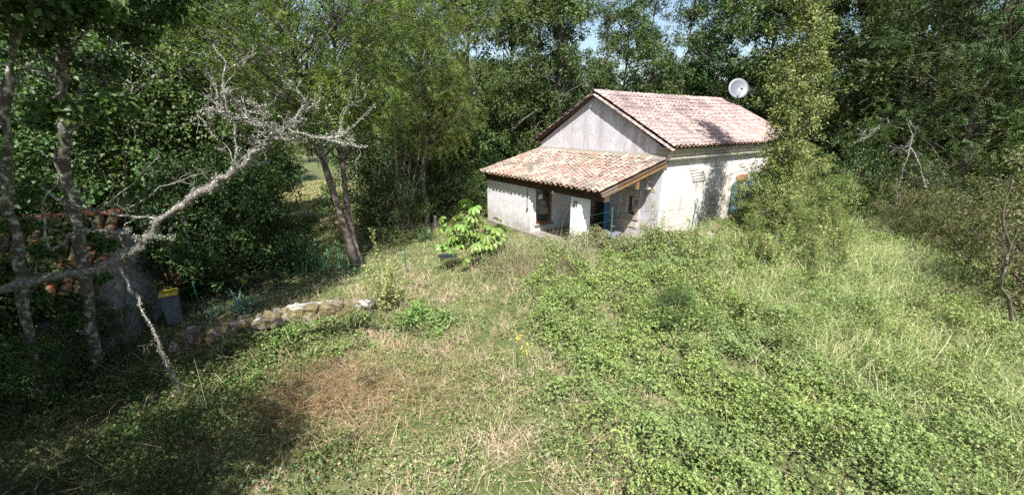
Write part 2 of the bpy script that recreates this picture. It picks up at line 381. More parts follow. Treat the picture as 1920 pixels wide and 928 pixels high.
# ------------------------------------------------------------------ leaf scattering
def norm(a): return a / np.maximum(np.linalg.norm(a, axis=-1, keepdims=True), 1e-9)
def leaves(P, U, Nn, L, W):
    """folded rhomb leaves: base P, direction U, normal Nn, length L, width W -> verts, tris"""
    P = np.asarray(P); n = len(P); U = norm(U); S = norm(np.cross(U, Nn)); Nn = np.cross(S, U)
    L = np.broadcast_to(L, n)[:, None]; W = np.broadcast_to(W, n)[:, None]
    mid = P + U * L * .45 + Nn * W * .22
    V = np.stack([P, mid + S * W * .5, P + U * L - Nn * L * .12, mid - S * W * .5], 1).reshape(-1, 3)
    b = (np.arange(n) * 4)[:, None]
    t = np.concatenate([b + np.array([0, 1, 2]), b + np.array([0, 2, 3])], 1).reshape(-1, 3)
    return V, t
def blades(P, U, H, W, bend):
    """grass blades: 2 segments, 3 tris"""
    n = len(P); H = np.broadcast_to(H, n)[:, None]; W = np.broadcast_to(W, n)[:, None]
    ph = rng.random(n) * 6.283
    S = np.stack([np.cos(ph), np.sin(ph), ph * 0], -1)
    B = np.asarray(bend); 
    m = P + U * H * .55 + B * H * .18; t = P + U * H * .9 + B * H * .7
    V = np.stack([P - S * W / 2, P + S * W / 2, m - S * W * .4, m + S * W * .4, t], 1).reshape(-1, 3)
    b = (np.arange(n) * 5)[:, None]
    F = np.concatenate([b + np.array([0, 1, 3]), b + np.array([0, 3, 2]), b + np.array([2, 3, 4])], 1).reshape(-1, 3)
    return V, F
def merge(parts):
    Vs, Fs, k = [], [], 0
    for V, F in parts:
        Vs.append(V); Fs.append(F + k); k += len(V)
    return np.concatenate(Vs), np.concatenate(Fs)
def rdir(n, up=0., r=rng):
    v = r.normal(size=(n, 3)); v = norm(v); v[:, 2] += up; return norm(v)
def sprays(P, U, r=rng, length=.3, pairs=6, ll=.055, lw=.022):
    """pinnate leaves: leaflets in pairs along a drooping rachis"""
    n = len(P); U = norm(U); S = norm(np.cross(U, rdir(n, .9, r))); Nn = np.cross(S, U)
    out = []
    Ls = length * (.7 + .6 * r.random(n))[:, None]
    for k in range(pairs):
        t = (k + .8) / pairs
        q = P + U * Ls * t + np.array([0, 0, -1]) * Ls * .35 * t * t
        for sg in (-1, 1):
            d = U * .45 + S * sg + rdir(n, 0, r) * .25
            out.append(leaves(q, d, Nn + rdir(n, 0, r) * .4, ll * (.8 + .5 * r.random(n)), lw))
    return merge(out)

WALLP = [at(325, 640, .1), at(430, 632, .1), at(480, 628, .1), at(560, 606, .1), at(640, 588, .1), at(700, 580, .1)]
# ------------------------------------------------------------------ ground cover zones
BL = np.array([at(*p, .35)[:2] for p in [(1010, 500), (985, 560), (1010, 620), (1090, 700), (1190, 800), (1250, 920)]])
BL = BL[np.argsort(BL[:, 1])]
BR = np.array([at(*p, .35)[:2] for p in [(1380, 500), (1500, 600), (1640, 720), (1760, 820), (1860, 920)]])
BR = BR[np.argsort(BR[:, 1])]
SH = np.array([at(*p, .2)[:2] for p in [(720, 600), (560, 690), (540, 760), (600, 850), (640, 920)]])
SH = SH[np.argsort(SH[:, 1])]
RUST = [at(630, 745, .1)[:2], at(700, 765, .1)[:2], at(550, 760, .1)[:2], at(600, 720, .1)[:2]]
def in_house(x, y):
    N0 = np.array([5.06, 14.0645]); a = R(35.91)
    dx, dy = x - N0[0], y - N0[1]
    lx = dx * math.cos(a) + dy * math.sin(a); ly = -dx * math.sin(a) + dy * math.cos(a)
    return (lx > -2.9) & (lx < 10.1) & (ly > -.1) & (ly < 6.5)
def zones(x, y):
    field = sst(.5, -.1, y - fence_y(x))
    wob = (fbm(x * .9, y * .9, n2) - .5) * 3.2
    b = sst(-.9, .9, x - np.interp(y, BL[:, 0 + 1], BL[:, 0]) + wob) * field
    rt = sst(-.7, 1.2, x - np.interp(y, BR[:, 1], BR[:, 0]) + wob)
    back = sst(-1.0, .8, y - 10.6 + wob * .8) * sst(4.6, 6, x)
    side = np.clip(rt + back, 0, 1)
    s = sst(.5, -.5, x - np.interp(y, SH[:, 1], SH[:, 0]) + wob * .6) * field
    ru = np.zeros_like(x)
    for cx_, cy_ in RUST: ru = np.maximum(ru, sst(1.0, .3, np.hypot((x - cx_) / 1.0, (y - cy_) / .8) + wob * .35))
    return field, b, side, s, ru
def cover_h(x, y):
    return .40 + 1.15 * (fbm(x * .9, y * .9, n3) - .5) + .22 * (n4(x * 3.1, y * 3.1) - .5)
def sample(n, x0, x1, y0, y1):
    x = rng.uniform(x0, x1, n); y = rng.uniform(y0, y1, n)
    d = np.hypot(x, y)
    vis = (np.abs(x) < 1.42 * y + 1.5)
    return x[vis], y[vis]
def stuff(name, label, V, F, mat):
    o = obj(name, np_mesh(name, V, F, mat)); o['kind'] = 'stuff'; o['label'] = label; o['category'] = name.replace('_', ' '); return o

def bramble():
    x, y = sample(760000, -2, 18, 2.6, 17)
    f_, b, sd_, s, ru = zones(x, y)
    gap = sst(.34, .52, fbm(x * 2.4, y * 2.4, n4))
    keep = rng.random(len(x)) < b * (1 - .42 * sd_) * (.12 + .88 * gap) * np.clip(1.25 - .055 * y, .35, 1) * ~in_house(x, y)
    x, y = x[keep], y[keep]; n = len(x)
    h = cover_h(x, y) * (1 - .1 * zones(x, y)[2]); u = rng.random(n) ** .35
    P = np.stack([x, y, T(x, y) + h * u], -1)
    far = sst(5, 13, y)
    parts = []
    U0 = rdir(n, .15); N0 = rdir(n, 1.5)
    S = norm(np.cross(U0, N0))
    L = (.019 + .029 * rng.random(n) ** 1.5) * (1 + .35 * far)
    for k, (a, c) in enumerate(((1, 0), (.25, .95), (.25, -.95))):
        if k and True:
            m = rng.random(n) < (.8 - .65 * far)
        else: m = np.ones(n, bool)
        parts.append(leaves(P[m], (U0 * a + S * c)[m], (N0 + rdir(n) * .35)[m], L[m] * (1 if k == 0 else .85), (L * .72)[m]))
    V, F = merge(parts)
    stuff('bramble_cover', 'glossy green bramble leaves smothering the field before the house', V, F, M['gr_bramble'])
    print('bramble tris', len(F))
bramble()
def weeds():
    x, y = sample(300000, -14, 14, 2.6, 13)
    f_, b, sd_, s, ru = zones(x, y)
    cl = sst(.36, .6, fbm(x * 1.6, y * 1.6, n2))
    mid = f_ * (1 - b) * (1 - s * .85)
    keep = rng.random(len(x)) < mid * (.22 + .5 * cl) * (1 - ru * .85) * ~in_house(x, y)
    xx, yy = x[keep], y[keep]; n = len(xx)
    P = np.stack([xx, yy, T(xx, yy) + (.05 + .5 * np.clip(fbm(xx * 1.6, yy * 1.6, n2) - .25, 0, 1) * 1.1) * rng.random(n) ** .5], -1)
    L = .028 + .03 * rng.random(n)
    V, F = leaves(P, rdir(n, .3), rdir(n, 1.0), L, L * .55)
    stuff('weeds', 'low pale green weeds growing through the dry grass', V, F, M['gr_weed'])
    # shaded undergrowth lower left
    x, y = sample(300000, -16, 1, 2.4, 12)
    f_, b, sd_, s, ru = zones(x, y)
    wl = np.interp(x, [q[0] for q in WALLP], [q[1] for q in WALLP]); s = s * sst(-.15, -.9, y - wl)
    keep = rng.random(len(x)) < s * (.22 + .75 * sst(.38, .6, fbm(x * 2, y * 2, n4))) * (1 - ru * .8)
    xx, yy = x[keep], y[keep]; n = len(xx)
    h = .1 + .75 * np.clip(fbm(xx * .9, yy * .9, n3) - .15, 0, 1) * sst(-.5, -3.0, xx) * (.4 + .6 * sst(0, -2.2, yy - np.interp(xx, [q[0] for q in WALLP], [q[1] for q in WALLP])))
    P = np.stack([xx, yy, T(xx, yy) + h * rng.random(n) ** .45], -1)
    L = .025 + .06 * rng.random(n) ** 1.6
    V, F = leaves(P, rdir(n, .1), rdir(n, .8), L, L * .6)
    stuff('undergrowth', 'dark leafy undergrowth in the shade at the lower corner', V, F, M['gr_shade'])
    # herbs along the foot of the drystone wall
    x, y = sample(200000, -9, -1, 6.5, 10.5)
    c = [at(450, 655, .2), at(545, 640, .2), at(620, 640, .2), at(700, 610, .2), at(420, 690, .2), at(500, 660, .2), at(780, 580, .2)]
    d = np.min([np.hypot(x - q[0], y - q[1]) for q in c], 0) + (fbm(x * 1.4, y * 1.4, n4) - .5) * 2.6
    keep = rng.random(len(x)) < sst(.95, .1, d) * .34 * sst(.16, -.2, y - np.interp(x, [q[0] for q in WALLP], [q[1] for q in WALLP]))
    xx, yy = x[keep], y[keep]; n = len(xx)
    P = np.stack([xx, yy, T(xx, yy) + .5 * fbm(xx * 2, yy * 2, n1) * rng.random(n) ** .4 * 1.2], -1)
    L = .04 + .035 * rng.random(n)
    V, F = leaves(P, rdir(n, .1), rdir(n, 1.2), L, L * .75)
    stuff('ivy_ground_cover', 'bright green ivy and bramble at the foot of the drystone wall', V, F, M['gr_ivy'])
weeds()
def grasses():
    wind = np.array([.5, .1, 0])
    def make(name, label, n0, box, dens, hlo, hhi, wd, mat, lean=.35, lift=0, tuft=0):
        x, y = sample(n0, *box); z = zones(x, y)
        k = rng.random(len(x)) < np.clip(dens(x, y, *z), 0, 1) * ~in_house(x, y)
        x, y = x[k], y[k]; n = len(x); off = rng.normal(size=(n, 3)) * lean * np.array([1, 1, .2])
        if tuft:
            c = rng.integers(0, n, n); m_ = n // tuft; c = c % m_; q = rng.normal(size=(n, 2)) * (.035 + .05 * rng.random((m_, 1))[c]); msk = rng.random(n) < .7
            x = np.where(msk, x[c] + q[:, 0], x); y = np.where(msk, y[c] + q[:, 1], y)
            off[msk, :2] = off[msk, :2] * .5 + q[msk] * 5
        P = np.stack([x, y, T(x, y) + lift], -1)
        U = norm(np.array([0, 0, 1.]) + off)
        B = rng.normal(size=(n, 3)) * np.array([.8, .8, .1]) + np.array([0, 0, -.35])
        H = hlo + (hhi - hlo) * rng.random(n) ** 1.4
        V, F = blades(P, U, H, wd * (.6 + .8 * rng.random(n)) * (1 + .04 * y), B)
        stuff(name, label, V, F, mat); print(name, len(F))
    make('grass', 'short green and straw grass of the open field', 190000, (-12, 16, 2.4, 14),
         lambda x, y, f, b, sd_, s, ru: f * ((1 - b) * .55 + .06) * (1 - .25 * s) * (1 - .6 * ru), .08, .3, .006, M['grass'], .6, tuft=26)
    make('dry_grass', 'bleached beige dry grass lying in tufts', 160000, (-7, 16, 2.4, 13),
         lambda x, y, f, b, sd_, s, ru: f * (1 - b * .93) * sst(.42, .66, fbm(x * 1.3, y * 1.3, n1)) * .6 * (1 - .75 * s) + .02 * b, .12, .42, .006, M['dry'], .9, tuft=30)
    make('tall_grass', 'tall pale yellow-green grass along the far and side edge of the field', 150000, (2, 19, 2.6, 16),
         lambda x, y, f, b, sd_, s, ru: f * sd_ * (.25 + .6 * sst(.35, .6, fbm(x * .9, y * .9, n2))), .3, .95, .006, M['grass_pale'], .3, tuft=18)
    make('garden_lawn', 'shaded short grass of the garden behind the fence', 120000, (-16, 8, 9.2, 26),
         lambda x, y, f, b, sd_, s, ru: (1 - f) * .7, .05, .16, .009, M['grass'], .6)
    make('meadow_grass', 'sunlit yellow-green meadow seen through the gap behind the locust', 60000, (-24, -6, 19, 40),
         lambda x, y, f, b, sd_, s, ru: x * 0 + 1., .15, .4, .02, M['grass'], .5)
    # rusty fallen stalks
    parts = []
    n = 2200
    c = np.array(RUST)[rng.integers(0, 4, n)] + rng.normal(size=(n, 2)) * np.array([.75, .5])
    P = np.stack([c[:, 0], c[:, 1], T(c[:, 0], c[:, 1]) + .03 + .3 * rng.random(n)], -1)
    ang = rng.normal(size=n) * .75 + .25 + (rng.random(n) < .4) * 1.5
    U = np.stack([np.cos(ang), np.sin(ang), rng.normal(size=n) * .22], -1)
    V, F = blades(P, norm(U), .25 + .75 * rng.random(n), .008, rng.normal(size=(n, 3)) * .2 + np.array([0, 0, -.15]))
    stuff('fallen_stalks', 'rust brown fallen stalks heaped on the field', V, F, M['rust'])
    n = 5200
    u = rng.random(n); q0 = at(925, 505, .1); q1 = at(1095, 500, .1)
    P = q0[None] * (1 - u[:, None]) + q1[None] * u[:, None] + rng.normal(size=(n, 3)) * np.array([.25, .35, 0]); P[:, 2] = T(P[:, 0], P[:, 1]) + .0
    V, F = blades(P, norm(np.array([0, 0, 1.]) + rng.normal(size=(n, 3)) * .28), .3 + .55 * rng.random(n) ** 2, .007, rng.normal(size=(n, 3)) * .6)
    stuff('porch_weeds', 'dry pinkish brown weeds standing in front of the porch', V, F, M['dryweed'])
    n = 26000
    u = rng.random(n); q0 = at(915, 500, .1); q1 = at(1270, 462, .1)
    P = q0[None] * (1 - u[:, None]) + q1[None] * u[:, None] + rng.normal(size=(n, 3)) * np.array([.25, .32, 0])
    kk = ~in_house(P[:, 0], P[:, 1]) & (rng.random(n) < sst(.3, .6, fbm(P[:, 0] * 2.3, P[:, 1] * 2.3, n3))); P = P[kk]; n = len(P)
    P[:, 2] = T(P[:, 0], P[:, 1]) + (.15 + .75 * fbm(P[:, 0] * 1.7, P[:, 1] * 1.7, n4)) * rng.random(n) ** .5
    L = .03 + .035 * rng.random(n)
    V, F = leaves(P, rdir(n, .2), rdir(n, .8), L, L * .6)
    stuff('border_weeds', 'leafy weeds and brambles crowding the foot of the porch and gable corner', V, F, M['gr_weed'])
    # scattered bent straws over everything
    n = 2600
    x, y = sample(n, -8, 15, 2.6, 12); n = len(x)
    P = np.stack([x, y, T(x, y) + .25 + .25 * rng.random(n)], -1)
    ang = rng.random(n) * 6.283
    U = np.stack([np.cos(ang), np.sin(ang), .3 + .5 * rng.random(n)], -1)
    V, F = blades(P, norm(U), .2 + .5 * rng.random(n), .0045, rng.normal(size=(n, 3)) * .5 + np.array([0, 0, -.4]))
    stuff('straw', 'long bleached straws leaning over the brambles', V, F, M['dry'])
grasses()

# ------------------------------------------------------------------ trees
def limb_path(p, q, r, k=4, sag=.1):
    p = np.array(p, float); q = np.array(q, float); L = np.linalg.norm(q - p)
    out = []
    for i in range(k + 1):
        t = i / k; c = p + (q - p) * t + np.array([0, 0, sag * L * math.sin(math.pi * t)])
        if 0 < i < k: c = c + r.normal(size=3) * L * .04
        out.append(c)
    return out
VAR = {}
def tree_variant(key, seed, H, Rr, low, trunk_r, nclump, per, mat, bark, leaf=.13, asp=.5, clump=.75, spray=0, lean=(0, 0), prof='round', top=None, wander=.25, flat=.6, path=None):
    """meshes of a tree: tapered trunk with limbs, and a crown of leaf clumps through its volume"""
    r = np.random.default_rng(seed)
    m = MB(); k = 9
    if path is None:
        path = [np.array([lean[0] * (i / k) ** 1.5 + r.normal() * wander * .4 * (i > 0), lean[1] * (i / k) ** 1.5 + r.normal() * wander * .4 * (i > 0), H * .92 * i / k]) for i in range(k + 1)]
    path = [np.array(p, float) for p in path]; kk = len(path) - 1
    rad = [trunk_r * (1.25 if i == 0 else 1) * (1 - .85 * i / kk) for i in range(kk + 1)]
    m.tube(path, rad, 9)
    tz = np.array([p[2] for p in path])
    def trunk_at(z): return np.array([np.interp(z, tz, [p[j] for p in path]) for j in range(3)])
    cl = []
    tries = 0
    while len(cl) < nclump and tries < nclump * 30:
        tries += 1
        t = r.random(); z = low + (H - low) * t
        pr = {'round': math.sin(math.pi * (t * .85 + .1)) ** .6, 'column': (1 - t) ** .35 * (.75 + .25 * math.sin(t * 19)),
              'spread': (.25 + .75 * t) * (1 - max(0, t - .8) * 3), 'skirt': (1 - t * .72)}[prof]
        a = r.random() * 6.283; rr = Rr * pr * (.3 + .7 * r.random() ** .6) * (.8 + .4 * math.sin(a * 3 + seed + t * 5))
        c = trunk_at(min(z, tz[-1])); c = np.array([c[0] + rr * math.cos(a), c[1] + rr * math.sin(a), z])
        if any(np.linalg.norm((c - q) * np.array([1, 1, 1.4])) < clump * .62 for q, _ in cl): continue
        cl.append((c, rr))
    Ps, Us, Ns = [], [], []
    for c, rr in cl:
        zt = max(low * .4, c[2] - rr * .55 - .3)
        b0 = trunk_at(min(zt, tz[-1] * .97))
        rb = max(.012, min(.25 * trunk_r, .02 * rr + .012))
        m.tube(limb_path(b0, c, r, 4, .06), [rb, rb * .8, rb * .6, rb * .45, rb * .25], 4, False)
        n = int(per * (.6 + .8 * r.random()))
        d = norm(r.normal(size=(n, 3))); cr = clump * (.7 + .6 * r.random())
        ax = np.array([1 + .4 * r.random(), 1 + .4 * r.random(), flat])
        pp = c + d * (r.random(n) ** .45)[:, None] * cr * ax
        # frayed lobes
        lob = r.normal(size=(5, 3)) * cr * .75 * np.array([1, 1, .55])
        wch = r.integers(0, 8, n); msk = wch < 5
        pp[msk] = c + lob[wch[msk]] + d[msk] * (r.random(msk.sum()) ** .5)[:, None] * cr * .42
        Ps.append(pp)
        o = norm(pp - c + 1e-6)
        Ns.append(norm(o * .8 + np.array([0, 0, .9]) + r.normal(size=(n, 3)) * .55))
        Us.append(norm(o * .9 + r.normal(size=(n, 3)) * .8 + np.array([0, 0, -.35])))
        for _ in range(3):
            q = c + lob[_]; m.tube([c, (c + q) / 2 + r.normal(size=3) * .05, q], [rb * .35, rb * .25, .004], 3, False)
    P = np.concatenate(Ps); U = np.concatenate(Us); Nn = np.concatenate(Ns); n = len(P)
    if spray: V, F_ = sprays(P, U, r, spray, 5, leaf, leaf * asp)
    else:
        L = leaf * (.65 + .7 * r.random(n)); V, F_ = leaves(P, U, Nn, L, L * asp)
    VAR[key] = (m.mesh('trunk', bark, True), np_mesh('crown', V, F_, mat))
    print('tree', key, 'clumps', len(cl), 'tris', len(F_))
def plant_tree(key, name, label, cat, loc, rz=0, s=1, group=None, sz=None):
    t = thing(name, label, cat, loc, rz, group); t.scale = (s, s, sz or s)
    tm, cm = VAR[key]
    obj('trunk', tm, t); obj('crown', cm, t); return t
tree_variant('f1', 11, 12.5, 3.0, 1.3, .16, 90, 290, M['gr_forest'], M['bark'], clump=.72, leaf=.15, flat=.7)
tree_variant('f2', 12, 13.5, 2.6, 2.0, .14, 80, 290, M['gr_grey'], M['bark'], clump=.68, leaf=.15, flat=.7)
tree_variant('f3', 13, 12, 3.3, .5, .18, 120, 300, M['gr_grey'], M['bark'], clump=.75, prof='skirt', leaf=.15, flat=.7)
tree_variant('thin', 14, 14, 1.9, 3.6, .10, 46, 240, M['gr_forest'], M['bark'], clump=.6)
tree_variant('hang', 15, 13, 3.9, 1.2, .24, 110, 90, M['gr_grey'], M['bark'], leaf=.07, asp=.42, clump=.85, spray=.28, prof='round', flat=.8)
tree_variant('dark', 16, 4.4, 2.1, .25, .12, 75, 230, M['gr_dark'], M['bark'], leaf=.10, asp=.6, clump=.55, prof='round')
tree_variant('maple', 17, 11, 3.2, 2.4, .15, 80, 150, M['gr_dark'], M['bark_lichen'], leaf=.15, asp=.8, clump=.75)
tree_variant('bush', 18, 3.0, 1.5, .1, .05, 50, 130, M['gr_olive'], M['twig'], leaf=.065, asp=.55, clump=.42, prof='round')
tree_variant('green_bush', 19, 3.0, 1.6, .1, .05, 50, 150, M['gr_forest'], M['twig'], leaf=.08, asp=.55, clump=.45, prof='round')

# ------------------------------------------------------------------ the house
HN = (5.06, 14.0645, -4.0066); HA = R(35.91)
W_, LEN = 6.4, 8.9
house = thing('stone_house', 'small rendered stone house with clay tile roofs and a lean-to porch in the clearing', 'house', HN, HA)
def wall_holes(mb, fixed, u0, u1, z0, z1, holes, axis):
    """a wall slab in boxes round its openings; fixed = (lo, hi) thickness; axis 'y': runs along y"""
    us = sorted({u0, u1, *[h[0] for h in holes], *[h[1] for h in holes]}); 
    for a, b in zip(us[:-1], us[1:]):
        hs = [h for h in holes if h[0] <= a + 1e-6 and h[1] >= b - 1e-6]
        segs = [(z0, z1)]
        for h in hs:
            segs = [q for s_ in segs for q in (((s_[0], h[2]), (h[3], s_[1])) if h[2] > s_[0] else ((h[3], s_[1]),))]
        for c, d in segs:
            if d - c < 1e-3: continue
            if axis == 'y': mb.box((fixed[0], a, c), (fixed[1], b, d))
            else: mb.box((a, fixed[0], c), (b, fixed[1], d))
m = MB(); wall_holes(m, (0, .4), 0, W_, -.6, 2.84, [(2.25, 3.1, -.6, 1.95), (1.02, 1.38, .78, 1.45)], 'y')
m.prism([(0, 0, 2.84), (0, W_, 2.84), (0, W_, 3.16), (0, 3.2, 4.98), (0, 0, 3.16)], (.4, 0, 0))
gw = m.build('gable_wall', M['gable'], house)
m = MB(); wall_holes(m, (0, .4), .4, LEN - .4, -.6, 2.88, [(5.1, 5.8, .45, 1.7)], 'x'); sw = m.build('side_wall', M['sidewall'], house)
m = MB(); m.box((.4, W_ - .4, -.6), (LEN - .4, W_, 3.1)); m.build('rear_wall', M['sidewall'], house)
m = MB(); m.box((LEN - .4, 0, -.6), (LEN, W_, 2.84)); m.prism([(LEN - .4, 0, 2.84), (LEN - .4, W_, 2.84), (LEN - .4, W_, 3.16), (LEN - .4, 3.2, 4.98), (LEN - .4, 0, 3.16)], (.4, 0, 0)); m.build('far_gable_wall', M['gable'], house)
MB().box((.42, .42, -.05), (LEN - .42, W_ - .42, 0)).build('floor', M['interior'], house)
MB().box((-2.98, -.02, -.5), (-.002, W_ - .01, .02)).build('porch_floor', M['mortar'], house)
# porch walls: closed room on the far half
m = MB(); m.box((-2.9, 3.47, -.6), (-2.66, W_, 1.72)); m.build('porch_front_wall', M['porchwall'], house)
m = MB(); wall_holes(m, (3.47, 3.71), -2.66, -.002, -.6, 1.72, [(-2.62, -1.82, .28, 1.70)], 'x')
m.prism([(-2.66, 3.47, 1.72), (-.002, 3.47, 1.72), (-.002, 3.47, 2.7), (-2.66, 3.47, 2.03)], (0, .24, 0)); m.build('porch_side_wall', M['porchwall'], house)
m = MB(); m.box((-2.66, W_ - .24, -.6), (-.002, W_, 1.72)); m.prism([(-2.66, W_ - .24, 1.72), (-.002, W_ - .24, 1.72), (-.002, W_ - .24, 2.7), (-2.66, W_ - .24, 2.03)], (0, .24, 0)); m.build('porch_end_wall', M['porchwall'], house)
m = MB(); m.box((-2.95, .82, -.6), (-2.5, 1.3, 1.71)); pil = m.build('pillar', M['white'], house, bevel=.015)
MB().bar((-2.82, -.13, 1.845), (-2.82, W_ + .1, 1.845), .2, .25).build('beam', M['oldwood'], house)
for y in np.linspace(-.02, 6.4, 11):
    MB().bar((-3.0, y, 1.985), (-.01, y, 2.735), .08, .09).build('rafter', M['oldwood'], house)
m = MB(); m.bar((-3.02, -.125, 1.93), (-.02, -.125, 2.69), .045, .15); m.build('verge_board', M['fascia'], house)
MB().bar((-3.1, -.15, 1.955), (-2.4, -.15, 2.13), .03, .12).build('board_end', M['greywood'], house)
MB().bar((-1.45, -.125, 2.2), (-1.45, -.125, 1.98), .07, .09).build('bracket', M['fascia'], house)
# windows and doors
def window(parent, name, u0, u1, z0, z1, face, axis, mat, bars=0, depth=.08, th=.06, inset=.1, sill=None):
    m = MB()
    def bx(a, b, c, d, e0, e1):
        lo, hi = (face + e0, face + e1)
        if axis == 'y': m.box((lo, a, c), (hi, b, d))
        else: m.box((a, lo, c), (b, hi, d))
    i0, i1 = inset, inset + depth
    bx(u0, u0 + th, z0, z1, i0, i1); bx(u1 - th, u1, z0, z1, i0, i1)
    bx(u0 + th, u1 - th, z1 - th, z1, i0, i1); bx(u0 + th, u1 - th, z0, z0 + th, i0, i1)
    if bars: bx((u0 + u1) / 2 - .02, (u0 + u1) / 2 + .02, z0 + th, z1 - th, i0 + .01, i1 - .01)
    wf = m.build(name, mat, parent); m = MB()
    bx(u0 + th, u1 - th, z0 + th, z1 - th, i0 + .03, i0 + .045); m.build('pane', M['glass'], wf)
    if sill:
        m = MB(); bx(u0 - .06, u1 + .06, z0 - .05, z0 - .002, -.05, inset); m.build('sill', M[sill], wf)
    return wf
w1 = window(house, 'window', -2.62, -1.82, .28, 1.70, 3.47, 'x', M['brownwood'], th=.10, inset=.05, sill='table'); w1['label'] = 'tall brown framed window in the white porch room'
w2 = window(house, 'small_window', 1.02, 1.38, .78, 1.45, 0, 'y', M['brownwood'], th=.055, inset=.12); w2['label'] = 'small brown window in a stone surround'
dr = window(house, 'door', 2.3, 3.05, .02, 1.93, 0, 'y', M['brownwood'], th=.13, inset=.14); dr['label'] = 'brown glazed door under the porch'
w4 = window(house, 'side_window', 5.1, 5.8, .45, 1.7, 0, 'x', M['blue'], bars=1, th=.07, inset=.1)
m = MB(); m.bar((0, .004, 0), (0, .004, .001), .01); 
for (y, ang) in ((2.2, 200), (3.14, 186)):
    s_ = bpy.data.objects.new('shutter', None)
    m = MB(); m.box((0, -.02, 0), (.42, .02, 1.9))
    for k in range(3): m.box((.03, -.034, .2 + k * .68), (.39, -.021, .3 + k * .68))
    m.build('shutter', M['blue'], house, loc=(-.03, y, .04), rot=(0, 0, R(ang)))
for x, ang in ((5.07, 188), (5.83, -8)):
    m = MB(); m.box((0, -.02, 0), (.05, .02, 1.22)); m.box((.31, -.02, 0), (.36, .02, 1.22)); m.box((.05, -.02, 0), (.31, .02, .06)); m.box((.05, -.02, 1.16), (.31, .02, 1.22)); m.box((.05, -.02, .58), (.31, .02, .64))
    sh = m.build('shutter', M['blue'], house, loc=(x, -.05, .47), rot=(0, 0, R(ang)))
    m = MB()
    for k in range(17):
        z = .075 + k * .065
        if .56 < z < .66: continue
        m.box((.05, -.012, z), (.31, .012, z + .05), rot=Matrix.Rotation(R(28), 3, 'X'))
    s_ = m.build('slats', M['blue'], sh); s_['kind'] = 'stuff'
    for z in (.2, 1.0): MB().box((-.02, -.03, z), (.12, -.021, z + .03)).build('hinge', M['black'], sh)
# stone surround of the small window, quoins, lintel bricks
def stone_box(name, a, b, mat, parent, jit=.008, bev=.012):
    return MB().box(a, b, jit=jit).build(name, mat, parent, bevel=bev)
for a, b in [((-.035, .80, .78), (.06, 1.012, 1.08)), ((-.03, .84, 1.088), (.06, 1.012, 1.45)), ((-.035, 1.388, .78), (.06, 1.62, 1.15)), ((-.03, 1.388, 1.158), (.06, 1.56, 1.45)),
             ((-.045, .78, 1.46), (.06, 1.64, 1.70)), ((-.06, .80, .60), (.06, 1.62, .772)), ((-.03, .86, .3), (.06, 1.2, .592)), ((-.035, 1.208, .28), (.06, 1.58, .59))]:
    stone_box('surround_stone', a, b, M['stone'], gw)
for k in range(7):
    stone_box('lintel_brick', (5.0 + k * .13, -.05, 1.71 + .03 * math.sin(k / 6 * 3.14)), (5.12 + k * .13, .06, 1.93 + .05 * math.sin(k / 6 * 3.14)), M['lintel'], sw, .004, .006)
# exposed stones low on the walls
r = random.Random(4)
for k in range(34):
    x = r.uniform(3.2, 8.6); z = r.uniform(.0, 2.5)
    if 4.6 < x < 6.3 and .2 < z < 2.1: continue
    a, b = r.uniform(.12, .22), r.uniform(.06, .11)
    stone_box('stone', (x - a, -.028, z - b), (x + a, .05, z + b), M['stone'], sw, .02, .015)
for k in range(16):
    y = r.uniform(.1, 2.0); z = r.uniform(-.1, .5) if k % 2 else r.uniform(1.75, 2.3)
    a, b = r.uniform(.1, .18), r.uniform(.06, .1)
    if y - a < .05 or y + a > 2.2: continue
    stone_box('stone', (-.02, y - a, z - b), (.05, y + a, z + b), M['stone'], gw, .015, .015)
# cornice: three corbelled courses of thin stones along the eave
r = random.Random(9)
for c in range(3):
    x = -.03 - .02 * c
    while x < LEN:
        l_ = r.uniform(.2, .5); z = 2.895 + c * .117
        stone_box('cornice_stone', (x, -.05 - .065 * c + r.uniform(-.015, .015), z), (min(x + l_ - .012, LEN + .05), .3, z + .105), M['stone'], sw, .008, .01)
        x += l_
# gutter and downpipe strip
m = MB()
for i in range(9):
    t0 = math.pi * (1 + i / 8); 
prof = [(math.cos(math.pi * (1 + i / 8)) * .07, math.sin(math.pi * (1 + i / 8)) * .075) for i in range(9)]
vs = [(x, -.12 + p, 2.86 + q) for x in (-.06, 8.2) for p, q in prof]; m.add(vs, [(i, i + 1, 10 + i, 9 + i) for i in range(8)])
vs = [(x, -.12 + p * .86, 2.86 + q * .86) for x in (-.06, 8.2) for p, q in prof]; m.add(vs, [(i + 1, i, 9 + i, 10 + i) for i in range(8)])
m.prism([(-.064, -.12 + p, 2.86 + q) for p, q in prof], (.004, 0, 0)); m.bar((-.06, -.192, 2.862), (8.2, -.192, 2.862), .012)
gt = m.build('gutter', M['gutter'], house)
for x in (.9, 2.1, 3.3, 4.5, 5.7, 6.9): MB().bar((x, -.2, 2.87), (x, -.0, 2.90), .02, .008).build('gutter_hook', M['gutter'], gt)
